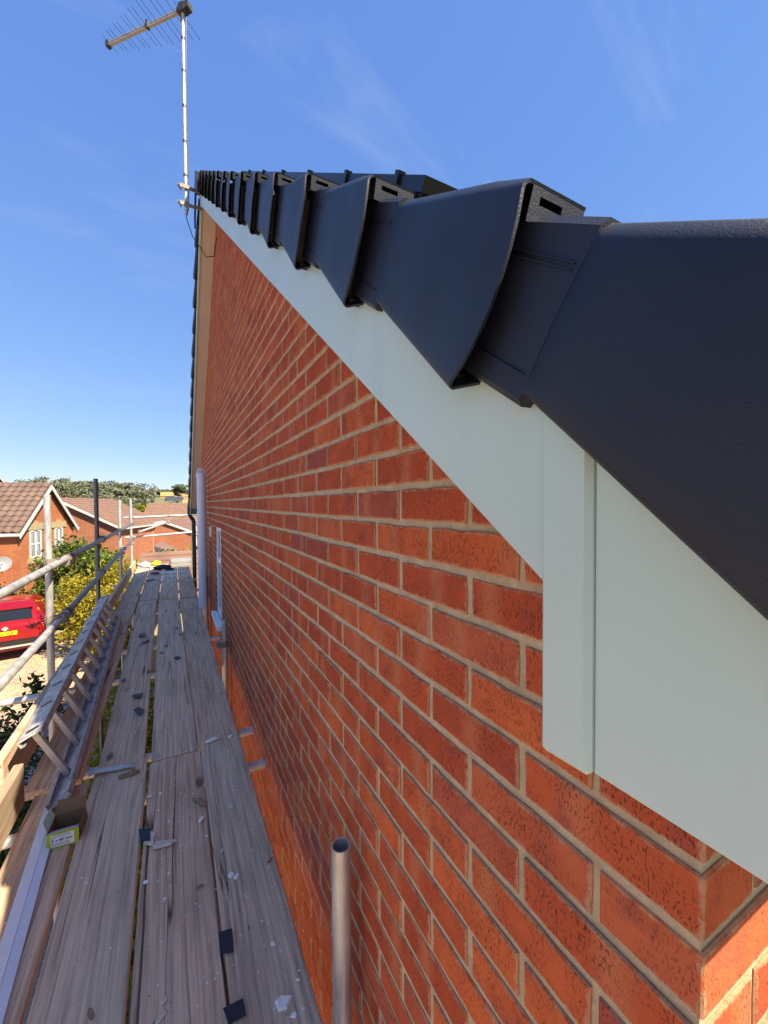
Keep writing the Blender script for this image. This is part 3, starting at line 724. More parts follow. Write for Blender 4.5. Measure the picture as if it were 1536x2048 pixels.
NB = 'scaffold boards of the near lift'
board('scaffold_board', -.084, -.308, -1.4, -.103, -.310, 2.492, 'near scaffold board running along the brick wall, strewn with pale chips', 'board_grey')
board('scaffold_board', -.316, -.536, -1.4, -.317, -.562, 2.45, 'near brownish scaffold board, second from the wall', 'board_brown', z=HB-.004)
board('scaffold_board', -.545, -.770, -1.45, -.574, -.806, 2.50, 'near dark cracked scaffold board, third from the wall', 'board_grey', z=HB+.002)
board('scaffold_board', -.788, -1.015, -1.5, -.822, -1.035, 2.43, 'near pinkish scaffold board under the white trim strip and carton', 'board_brown', z=HB-.003)
board('scaffold_board', -.100, -.322, 2.505, -.126, -.372, 6.56, 'middle scaffold board beside the wall, strewn with dust', 'board_brown', z=HB-.008)
board('scaffold_board', -.327, -.555, 2.462, -.388, -.636, 6.62, 'pale grey middle scaffold board with a small black square on it', 'board_grey', z=HB-.006)
board('scaffold_board', -.590, -.800, 2.512, -.670, -.895, 6.66, 'middle scaffold board with two black slips lying on it', 'board_grey', z=HB-.006)
board('scaffold_board', -.862, -1.085, 2.47, -.915, -1.135, 6.60, 'middle scaffold board half under the leaning ladder', 'board_grey', z=HB-.004)
board('scaffold_board', -.128, -.368, 6.575, -.150, -.374, 10.6, 'far scaffold board beside the wall near the white soil pipe', 'board_brown', z=HB+.001)
board('scaffold_board', -.384, -.634, 6.64, -.386, -.648, 10.5, 'far scaffold board, second from the wall, with a white dot of paint', 'board_grey', z=HB+.003)
board('scaffold_board', -.652, -.888, 6.67, -.660, -.905, 10.55, 'far scaffold board, third from the wall, with black scraps on it', 'board_grey', z=HB)
board('scaffold_board', -.914, -1.132, 6.62, -.925, -1.150, 10.6, 'far scaffold board along the outer toe board', 'board_grey', z=HB-.003)
# toe boards
def toe(x, ya, yb, z0, z1, label, mat, x2=None):
    x2 = x if x2 is None else x2; b = MB(); c0 = Vector(((x+x2)/2, (ya+yb)/2, (z0+z1)/2)); n = 10; rows = []
    for i in range(n+1):
        f = i/n; y = ya+(yb-ya)*f; xx = x+(x2-x)*f; dz = .003*math.sin(f*6+x*50)
        rows.append([Vector((xx, y, z0+dz)), Vector((xx, y, z1+dz-.004)), Vector((xx-.004, y, z1+dz)), Vector((xx-.034, y, z1+dz)), Vector((xx-.038, y, z1+dz-.004)), Vector((xx-.038, y, z0+dz))])
    Rm = Matrix.Rotation(math.pi/2, 3, 'Y'); k = 6
    b.add([Rm @ (q-c0) for r in rows for q in r], [(i*k+j, i*k+(j+1) % k, (i+1)*k+(j+1) % k, (i+1)*k+j) for i in range(n) for j in range(k)]+[tuple(range(k)), tuple(range(n*k+k-1, n*k-1, -1))])
    o = b.build('toe_board', mat, None, world=False); o.location = c0; o.rotation_euler = (0, -math.pi/2, 0)
    return tag(o, label, 'toe board')
toe(-1.055, -1.5, 2.44, HB-.025, HB+.165, 'sunlit near toe board on edge below the ladder end', 'fresh_timber', -1.072)
toe(-1.150, 2.46, 5.9, HB-.02, HB+.195, 'shaded toe board on edge behind the ladder', 'board_brown', -1.165)
toe(-1.165, 5.62, 10.3, HB-.01, HB+.150, 'long far toe board beyond the ladder, its far end in sun', 'board_brown', -1.185)

TR = .02415
def tube(name, p0, p1, label, mat='galv', cpl=(), group=None, n=16, r=TR, cat='scaffold tube'):
    p0 = Vector(p0); p1 = Vector(p1); b = MB(); d = (p1-p0).normalized()
    N = max(1, int((p1-p0).length/.6)); 
    b.cyl(p0-p0, p1-p0, r, n=n, inner=r-.0032)
    o = b.build(name, mat, None, world=False, smooth=True); o.location = p0; tag(o, label, cat, group)
    for (f, dirv) in cpl:      # coupler at parameter f, its second jaw towards dirv
        q = p0+(p1-p0)*f; dv = Vector(dirv).normalized(); cb = MB()
        cb.cyl(q-d*.026, q+d*.026, r+.0085, n=12); cb.box((-.03, -.03, -.02), (.03, .03, .02), T=Matrix.Translation(q+dv*(r+.012)))
        side = d.cross(dv).normalized()
        cb.cyl(q+side*(r+.012)-dv*.01, q+side*(r+.012)+dv*.055, .0085, n=6); cb.cyl(q+side*(r+.012)+dv*.03, q+side*(r+.012)+dv*.048, .015, n=6)
        cb.cyl(q-side*(r+.010)-d*.022, q-side*(r+.010)+d*.022, .011, n=6)
        cb.build('coupler', 'coupler', o)
    return o
PXs = -1.275
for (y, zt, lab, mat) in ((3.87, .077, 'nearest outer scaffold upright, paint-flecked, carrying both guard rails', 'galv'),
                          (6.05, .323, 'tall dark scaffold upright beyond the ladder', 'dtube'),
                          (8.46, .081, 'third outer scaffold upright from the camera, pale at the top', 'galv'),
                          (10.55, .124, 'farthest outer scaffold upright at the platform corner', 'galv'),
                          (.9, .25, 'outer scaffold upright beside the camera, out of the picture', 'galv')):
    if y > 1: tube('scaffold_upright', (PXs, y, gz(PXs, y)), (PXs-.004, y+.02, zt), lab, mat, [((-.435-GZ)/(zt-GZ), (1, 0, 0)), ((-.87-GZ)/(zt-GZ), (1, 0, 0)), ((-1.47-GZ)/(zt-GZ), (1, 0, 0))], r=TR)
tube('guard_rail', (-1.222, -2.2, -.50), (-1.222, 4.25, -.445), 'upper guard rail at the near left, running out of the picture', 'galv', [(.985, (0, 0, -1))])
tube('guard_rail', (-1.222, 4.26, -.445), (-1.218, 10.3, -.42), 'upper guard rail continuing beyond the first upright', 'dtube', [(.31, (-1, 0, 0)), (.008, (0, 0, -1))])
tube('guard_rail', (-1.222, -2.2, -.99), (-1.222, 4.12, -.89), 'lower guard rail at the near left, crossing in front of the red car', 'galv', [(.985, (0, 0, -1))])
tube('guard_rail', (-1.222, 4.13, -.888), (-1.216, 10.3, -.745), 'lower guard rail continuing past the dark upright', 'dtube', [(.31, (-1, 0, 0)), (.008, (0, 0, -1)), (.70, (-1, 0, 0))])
# transoms under the boards
TZ = HB-.038-TR-.006
for (y, xl, xr, lab) in ((2.25, -1.15, .0145-.005, 'short scaffold cross tube end poking out towards the brick wall, nearer one'), (2.615, -1.30, .004, 'scaffold cross tube end poking out towards the wall, farther of the pair'),
                         (3.86, -1.70, -.10, 'scaffold cross tube whose lit end pokes out left of the ladder'), (4.62, -1.33, -.008, 'scaffold cross tube reaching to the inner upright below the window'),
                         (6.05, -1.42, -.03, 'scaffold cross tube under the board joint by the soil pipe'), (7.4, -1.36, -.06, 'scaffold cross tube glimpsed beyond the dark upright'), (8.46, -1.40, -.06, 'scaffold cross tube by the third upright'), (.4, -1.3, -.03, 'scaffold cross tube under the near boards')):
    tube('scaffold_transom', (xl, y, TZ), (xr-TR*0, y+.01, TZ+.002), lab, 'galv')
# inner uprights
tube('inner_upright', onX(682, 1690, -.0585)+Vector((-.004, 0, -3.75)), onX(682, 1690, -.0585)+Vector((0, 0, 0)), 'bright short scaffold upright with open end beside the wall at the bottom', 'galv')
tube('inner_upright', (-.050, 3.73, GZ), (-.052, 3.72, -1.005), 'inner scaffold upright below the window sill', 'galv', [(.94, (-1, 0, 0))])
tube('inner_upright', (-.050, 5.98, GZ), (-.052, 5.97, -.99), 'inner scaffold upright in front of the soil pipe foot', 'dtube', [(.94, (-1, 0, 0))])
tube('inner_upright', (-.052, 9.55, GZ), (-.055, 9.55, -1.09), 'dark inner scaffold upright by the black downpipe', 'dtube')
# end of the platform
tube('end_rail', (-1.42, 10.62, -.30), (.30, 10.62, -.245), 'upper white-lit rail across the far end of the platform', 'galv', [(.10, (0, 0, -1)), (.52, (0, 0, -1))])
tube('end_rail', (-1.40, 10.60, -.745), (.18, 10.62, -.66), 'lower white-lit rail across the far end of the platform', 'galv', [(.10, (0, -1, 0)), (.93, (0, -1, 0))])
tube('end_upright', (-.035, 10.75, -1.42), (-.035, 10.75, -.25), 'thin upright at the far end standing on a round base plate', 'galv')
tube('diagonal_brace', (-1.12, 10.5, -.62), (-.52, 10.5, -.40), 'short sloping brace tube between the end rails', 'galv', [(.02, (0, -1, 0)), (.97, (0, -1, 0))])

# ------------------------------------------------------------------ ladder leaning on its side
lad = thing('aluminium_ladder', 'aluminium ladder lying on its side against the toe board', 'ladder', (-1.0, 4.0, HB))
rv, qv = Vector((-.46, 0, .888)), Vector((.888, 0, .46))
La, Lb = Vector((-.905, 2.37, HB+.040)), Vector((-1.035, 5.72, HB+.040))
dv = (Lb-La).normalized(); WL = .290
def lp(s, r, q): return La+dv*s+rv*r+qv*q
LL = (Lb-La).length
def stile(r0, sign, ext0, mat):
    # channel: web plate plus two returned flanges
    b = MB()
    def pl(ra, rb, qa, qb):
        vs = [lp(s, r, q) for s in (ext0, LL) for (r, q) in ((ra, qa), (rb, qa), (rb, qb), (ra, qb))]
        b.add(vs, [(0, 1, 2, 3), (7, 6, 5, 4), (0, 4, 5, 1), (1, 5, 6, 2), (2, 6, 7, 3), (3, 7, 4, 0)])
    pl(r0, r0+.003*sign, -.048, .048); pl(r0, r0-.024*sign, .0455, .048); pl(r0, r0-.024*sign, -.048, -.0455)
    pl(r0-.024*sign, r0-.0265*sign, .030, .048); pl(r0-.024*sign, r0-.0265*sign, -.048, -.030)
    return b.build('stile', mat, lad)
st0 = stile(0, -1, -.12, 'dirty_aluminium'); st1 = stile(WL, 1, .03, 'dirty_aluminium')
nR = 12
for i in range(nR):
    s = .10+i*(LL-.2)/(nR-1); b = MB(); hw = .014
    vs = [lp(s+ds, r, q) for r in (.004, WL-.002) for (ds, q) in ((-hw, -hw), (hw, -hw), (hw, hw), (-hw, hw))]
    b.add(vs, [(0, 1, 2, 3), (7, 6, 5, 4), (0, 4, 5, 1), (1, 5, 6, 2), (2, 6, 7, 3), (3, 7, 4, 0)]); b.build('rung', 'aluminium', lad, bevel=.003)
    b = MB(); vs = [lp(s+ds, WL+.0035, q) for (ds, q) in ((-.010, -.026), (.010, -.026), (.010, .026), (-.010, .026))]+[lp(s+ds, WL+.0075, q) for (ds, q) in ((-.009, -.024), (.009, -.024), (.009, .024), (-.009, .024))]
    b.add(vs, [(3, 2, 1, 0), (4, 5, 6, 7), (0, 1, 5, 4), (1, 2, 6, 5), (2, 3, 7, 6), (3, 0, 4, 7)]); b.build('rung_end', 'black_upvc', st1)
b = MB(); b.cyl(lp(.95, WL-.03, -.03), lp(.95, WL-.06, -.10), .030, n=12, inner=.026); b.build('ladder_clip', 'aluminium', lad)

# ------------------------------------------------------------------ things lying about
# white trim strip
a, c = Vector((-.885, 1.30, HB+.010)), Vector((-.962, 2.62, HB+.012)); d = (c-a).normalized(); sx_ = Vector((d.y, -d.x, 0))
strip = thing('white_trim_strip', 'long white plastic trim strip lying on the left boards beside the carton', 'trim strip', a)
b = MB(); b.prism([a-d*.9-sx_*.022, a-d*.9+sx_*.012, a-d*.9+sx_*.012+Vector((0, 0, .004)), a-d*.9-sx_*.022+Vector((0, 0, .004))], (c-a)+d*.9); b.build('face', 'white_upvc', strip)
b = MB(); b.prism([a-d*.9+sx_*.013, a-d*.9+sx_*.040-Vector((0, 0, .006)), a-d*.9+sx_*.040-Vector((0, 0, .003)), a-d*.9+sx_*.013+Vector((0, 0, .003))], (c-a)*.62+d*.9); b.build('return_edge', 'trim_blue_white', strip)
# carton
CT = Matrix.Translation((-.845, 2.015, HB-.001)) @ Matrix.Rotation(R_(-3), 4, 'Z')
cart = thing('screw_carton', 'small open cardboard carton with lime green front and white printed label', 'carton', CT.translation)
w, dp, hh, t = .053, .115, .062, .0015
b = MB(); b.box((-w, .0, 0), (w, dp, t), T=CT); b.box((-w, dp-t, t), (w, dp, hh), T=CT); b.box((-w, t, t), (-w+t, dp-t, hh), T=CT); b.box((w-t, t, t), (w, dp-t, hh), T=CT); body = b.build('box_body', 'cardboard_inside', cart)
b = MB(); b.box((-w, -.0012, 0), (w, 0, hh), T=CT); fr = b.build('front_panel', 'carton_green', cart)
b = MB(); b.box((-w+.014, -.0019, .006), (w-.016, -.0013, hh-.008), T=CT); b.build('label', 'label_white', fr)
FT = CT @ Matrix.Translation((-.002, -.0023, hh*.50)) @ Matrix.Rotation(math.pi/2, 4, 'X')
text_mesh('print', '5 x 80 mm', .0155, 'print_dark', fr, FT)
for i, (yy, ln) in enumerate(((.020, .050), (.0145, .058), (-.013, .046), (-.018, .052))):
    b = MB(); b.box((-ln/2, yy-.0009, 0), (ln/2, yy+.0009, .0004), T=FT); b.build('print', 'print_grey', fr)
b = MB()
for i in range(8): b.box((-.034, -.020+i*.005, 0), (-.028, -.0172+i*.005, .0004), T=FT)
b.build('print', 'print_grey', fr)
fl = lambda vs, mat: MB().add([CT @ Vector(q) for q in vs], [(0, 1, 2, 3)])
b = MB(); P = [(-w, dp, hh), (w, dp, hh), (w*.97, dp+.018, hh+.050), (-w*.97, dp+.018, hh+.050)]; b.prism([CT @ Vector(q) for q in P], (0, .0012, .0003)); b.build('flap', 'cardboard_inside', cart)
b = MB(); P = [(-w, .01, hh), (-w, dp, hh), (-w-.018, dp, hh+.035), (-w-.018, .03, hh+.035)]; b.prism([CT @ Vector(q) for q in P], (-.0012, 0, .0003)); b.build('flap', 'pale_green_tape', cart)
b = MB(); P = [(-w+.004, .002, hh-.001), (w-.006, .002, hh-.001), (w-.008, .046, hh-.022), (-w+.004, .046, hh-.022)]; b.prism([CT @ Vector(q) for q in P], (0, .0004, .0012)); b.build('flap', 'carton_pink', cart)
b = MB(); P = [(w, .01, hh), (w, dp, hh), (w+.006, dp, hh-.045), (w+.006, .02, hh-.045)]; b.prism([CT @ Vector(q) for q in P], (.0012, 0, .0003)); b.build('flap', 'cardboard_inside', cart)
# galvanised strip and wood offcut across the joint
sp0, sp1 = onZ(178, 1550, HB+.012), onZ(270, 1532, HB+.010)
b = MB(); dx = (sp1-sp0); nrm = Vector((-dx.y, dx.x, 0)).normalized(); rows = []
for i in range(9):
    f = i/8; q = sp0+dx*f+Vector((0, 0, .010*math.sin(f*3.1)+.003*math.sin(f*9))); rows += [q-nrm*.017, q+nrm*(.019-.010*f*f), q+nrm*(.019-.010*f*f)+Vector((0, 0, .0025)), q-nrm*.017+Vector((0, 0, .0025))]
b.add(rows, [(i*4+j, i*4+(j+1) % 4, i*4+4+(j+1) % 4, i*4+4+j) for i in range(8) for j in range(4)]+[(0, 1, 2, 3), (35, 34, 33, 32)])
tag(b.build('metal_strap', 'galv'), 'bent galvanised strap lying across the board joint', 'metal strap')
b = MB(); q0, q1 = onZ(237, 1556, HB+.01), onZ(279, 1542, HB+.01); rr = random.Random(3)
ax = (q1-q0); b.path([q0+ax*f+Vector((0, rr.uniform(-.004, .004), rr.uniform(-.002, .003))) for f in (0, .2, .45, .7, 1)], [.010, .014, .013, .015, .009], 6)
tag(b.build('wood_offcut', 'wood_offcut'), 'brown split wood offcut beside the galvanised strap', 'wood offcut')
# black plastic packers
def slab(name, pix, z, mat, th, label, cat, group=None):
    P = [onZ(x, y, z) for x, y in pix]; b = MB(); b.prism(P, (0, 0, th)); o = b.build(name, mat); return tag(o, label, cat, group)
PK = ((((277, 1659), (301, 1658), (300, 1682), (281, 1684)), 'black square packer astride the board gap by the pale stone chip'),
      (((438, 1866), (464, 1858), (467, 1904), (440, 1909)), 'upright black rectangular packer beside the cable in the gap'),
      (((446, 2018), (486, 1998), (492, 2030), (458, 2050)), 'tilted black square packer at the bottom edge of the picture'),
      (((267, 1420), (277, 1414), (288, 1420), (279, 1430)), 'small black diamond-shaped packer on the middle boards'),
      (((262, 1393), (270, 1389), (288, 1386), (277, 1396)), 'long thin black slip on the middle boards'),
      (((347, 1316), (354, 1312), (362, 1315), (354, 1319)), 'small black square on the pale grey middle board'),
      (((276, 1270), (290, 1266), (291, 1272), (279, 1274)), 'dark slip farther along the middle board'), (((283, 1285), (298, 1279), (299, 1281), (285, 1287)), 'thin dark sliver crossing the grain'),
      (((276, 1186), (279, 1186), (281, 1192), (277, 1192)), 'tiny upright black piece on a far board'), (((290, 1160), (309, 1157), (311, 1159), (292, 1164)), 'black scrap on the far boards'))
for pix, lab in PK: slab('black_packer', pix, HB+.007, 'packer_black', .003, lab, 'packer')
b = MB(); b.path([onZ(388, 1560, HB-.010), onZ(402, 1640, HB-.008), onZ(416, 1740, HB-.008), onZ(428, 1850, HB-.008), onZ(446, 1930, HB-.006), onZ(458, 2030, HB-.008), onZ(480, 2200, HB-.01)], .0035, 6)
tag(b.build('black_cable', 'cable_black', smooth=True), 'thin black cable lying in the gap between the two boards nearest the wall', 'cable')
def chip(pos, size, seed, mat, name, label, group, flat=.4, elong=1.0, rz=0):
    rr = random.Random(seed); n = rr.choice((5, 6, 7)); ring = []; b = MB()
    for i in range(n):
        a = 2*math.pi*i/n+rr.uniform(-.25, .25); q = rr.uniform(.65, 1.15)*size; ring.append(Vector((math.cos(a)*q*elong, math.sin(a)*q, 0)))
    Rz = Matrix.Rotation(rz, 3, 'Z'); ring = [Rz @ q for q in ring]; h = size*flat
    vs = [q for q in ring]+[q*.78+Vector((0, 0, h*rr.uniform(.7, 1.2))) for q in ring]
    b.add([Vector(q)+Vector((0, 0, 0)) for q in vs], [tuple(range(n-1, -1, -1)), tuple(range(n, 2*n))]+[(i, (i+1) % n, n+(i+1) % n, n+i) for i in range(n)])
    o = b.build(name, mat, None, world=False); o.location = pos; return tag(o, label, 'rubble chip' if 'chip' in name else 'wood splinter', group)
WH = ((464, 1612, .016, 'pale chip on the wall-side board near the joint, largest there'), (473, 1752, .012, 'white chip in the cluster on the wall-side board, right one'), (462, 1749, .011, 'white chip in the cluster on the wall-side board, left one'),
      (496, 1790, .013, 'arrowhead-shaped white chip on the wall-side board'), (565, 2006, .024, 'large white chip near the bottom of the wall-side board'), (588, 2030, .010, 'small white chip below the large bottom one'),
      (300, 1592, .012, 'white chip on the brown board just past its end'), (292, 1764, .009, 'oval white chip by the board gap'), (546, 1888, .008, 'white chip right of the black rectangle'), (561, 1902, .007, 'small white chip beside the wall edge of the board'),
      (401, 1640, .012, 'pale slip of mortar at the gap on the brown board'), (330, 1798, .008, 'small pale chip midway down the brown board'), (329, 2000, .009, 'round pale chip low on the brown board'), (421, 1481, .024, 'long pale mortar flake by the joint of the wall-side boards'), (461, 1472, .012, 'thin pale mortar flake at the joint edge'), (440, 1384, .011, 'pale flake on the middle wall-side board'), (210, 1920, .007, 'tiny white chip on the dark cracked board'))
for i, (x, y, s, lab) in enumerate(WH): chip(onZ(x, y, HB+.001), s, 50+i, 'white_chip' if i % 3 else 'mortar_chip', 'mortar_chip', lab, None, .28, 1.9 if 'flake' in lab or 'slip' in lab else 1.25, rnd.uniform(0, 6))
slab('stone_chip', ((287, 1690), (296, 1664), (311, 1666), (306, 1692)), HB+.002, 'mortar_chip', .006, 'flat beige piece partly under the black square packer', 'stone chip')
slab('stone_chip', ((302, 1701), (312, 1686), (351, 1682), (344, 1690)), HB+.002, 'mortar_chip', .008, 'long pointed pale stone flake beside the black packer', 'stone chip')
TN = ((540, 1720, .012, 'brown knot of wood near the wall edge of the board'), (553, 2014, .010, 'tan lump touching the large white chip'), (400, 1773, .013, 'grey brown flake on the brown board'), (322, 2034, .014, 'tan splinter at the bottom of the brown board'), (182, 2030, .018, 'pale splinter at the bottom of the dark board'), (113, 2020, .014, 'tan splinter at the lower left of the dark board'), (90, 1716, .011, 'tan splinter below the carton'), (445, 1700, .010, 'greyish lump near the wall-side gap'), (411, 1376, .011, 'brown clod on the middle wall-side board'))
for i, (x, y, s, lab) in enumerate(TN): chip(onZ(x, y, HB+.001), s*.52, 90+i, 'mortar_chip' if i % 2 else 'wood_offcut', 'wood_splinter', lab, None, .6, 2.6, rnd.uniform(0, 6))
b = MB(); rr = random.Random(5); q0 = onZ(385, 1598, HB+.008); q1 = onZ(412, 1612, HB+.006); b.path([q0, (q0+q1)/2+Vector((0, .006, .004)), q1], [.006, .011, .006], 6)
tag(b.build('wood_splinter', 'wood_offcut'), 'brown splinter across the gap beyond the white dust', 'wood splinter')
b = MB(); rr = random.Random(11)       # crumbs and dust, uncountable
def crumb(x, y, z, s):
    vs = [Vector((x, y, z))+Vector((rr.uniform(-s, s), rr.uniform(-s, s), 0)) for _ in range(3)]; tp = Vector((x, y, z+s*rr.uniform(.4, .9)))
    b.add(vs+[tp], [(0, 1, 3), (1, 2, 3), (2, 0, 3), (0, 2, 1)], rr.choice((0, 0, 0, 1, 2)))
for i in range(3600):
    x = rr.uniform(-1.02, -.10); y = .5+(rr.random()**1.5)*6.5
    if abs(x+.312) < .012 or abs(x+.55) < .02 or abs(x+.80) < .03: continue
    if y > 2.5 and abs(x+.84) < .06: continue
    crumb(x, y, HB+.0035, rr.choice((.002, .0025, .0035, .005)) if rr.random() < .95 else .009)
for i in range(190):
    x = rr.uniform(-.98, -.11); y = .8+(rr.random()**1.3)*3.6
    if abs(x+.312) < .014 or abs(x+.55) < .022 or abs(x+.80) < .035 or (y > 2.5 and abs(x+.84) < .07): continue
    crumb(x, y, HB+.0035, rr.uniform(.005, .010))
for (px, py, n, sd) in ((360, 1615, 60, .035), (460, 1755, 70, .06), (330, 1700, 40, .06), (450, 1420, 70, .08), (430, 1480, 40, .05), (340, 1380, 80, .10), (350, 1500, 30, .06)):
    q = onZ(px, py, HB)
    for i in range(n): crumb(q.x+rr.gauss(0, sd*.6), q.y+rr.gauss(0, sd), HB+.0035, rr.choice((.0015, .0025, .004)))
tag(b.build('mortar_crumbs', ['white_chip', 'mortar_chip', 'wood_offcut'], fix=False), 'mortar crumbs and dust scattered over the boards', 'rubble', kind='stuff')

# far end clutter
FB = HB+.005
b = MB()
pk = thing('plank_stack', 'two short pale planks stacked at the far end by the wall', 'planks', (-.30, 10.2, FB))
for i in range(2):
    b = MB(); b.box((-.52+.02*i, 9.9+.05*i, FB+.002+.062*i), (-.10+.01*i, 10.45, FB+.060+.062*i)); b.build('plank', 'plank_pale', pk, bevel=.004)
def lump(name, ctr, rx, ry, rz, mat, label, cat, seed):
    bm = bmesh.new(); bmesh.ops.create_icosphere(bm, subdivisions=3, radius=1); rr = random.Random(seed); ph = [rr.uniform(0, 6) for _ in range(6)]
    for v in bm.verts:
        c = v.co; k = 1+.16*math.sin(c.x*4+ph[0])*math.sin(c.y*5+ph[1])+.13*math.sin(c.z*6+c.x*3+ph[2])+.06*math.sin(c.y*13+ph[3])
        v.co = Vector((c.x*rx*k, c.y*ry*k, max(c.z, -.55)*rz*k))
    me = bpy.data.meshes.new(name); bm.to_mesh(me); bm.free(); me.materials.append(M[mat]); smooth_me(me, 60)
    o = bpy.data.objects.new(name, me); COL.objects.link(o); o.location = Vector(ctr)+Vector((0, 0, rz*.56)); return tag(o, label, cat)
lump('tool_bag', (-.66, 9.75, FB), .17, .14, .05, 'bag_black', 'crumpled black tool bag at the far end of the boards', 'bag', 4)
lump('rubble_sack', (-1.02, 10.1, FB), .12, .12, .08, 'sack_white', 'white crumpled sack in the sun by the far toe board', 'sack', 8)
lump('hi_vis_cloth', (-.80, 10.4, FB), .09, .08, .06, 'hi_vis', 'bright lime hi-vis cloth bundled at the far end', 'cloth', 6)
saw = thing('hand_saw', 'hand saw with dark red handle lying across the far boards', 'saw', (-.6, 9.05, FB))
b = MB(); b.prism([(-.72, 9.00, FB+.006), (-.72, 9.10, FB+.006), (-.22, 9.13, FB+.006), (-.22, 9.09, FB+.006)], (0, 0, .002)); b.build('blade', 'saw_steel', saw)
b = MB(); b.path([(-.70, 9.02, FB+.018), (-.78, 9.0, FB+.018), (-.84, 9.05, FB+.018), (-.80, 9.12, FB+.018), (-.71, 9.10, FB+.018)], .016, 8); b.build('handle', 'red_plastic', saw, smooth=True)
b = MB()
for i in range(20):
    a0 = 2*math.pi*i/20; a1 = 2*math.pi*(i+1)/20; b.cyl((-.52+.07*math.cos(a0), 9.45+.07*math.sin(a0), FB+.02), (-.52+.07*math.cos(a1), 9.45+.07*math.sin(a1), FB+.02), .014, n=6)
tag(b.build('cable_coil', 'bag_black'), 'small black coil of cable beside the tool bag', 'cable coil')
slab('paint_spot', ((322, 1154), (326, 1153), (328, 1156), (323, 1157)), FB, 'white_chip', .004, 'round white chip on the far boards', 'rubble chip')

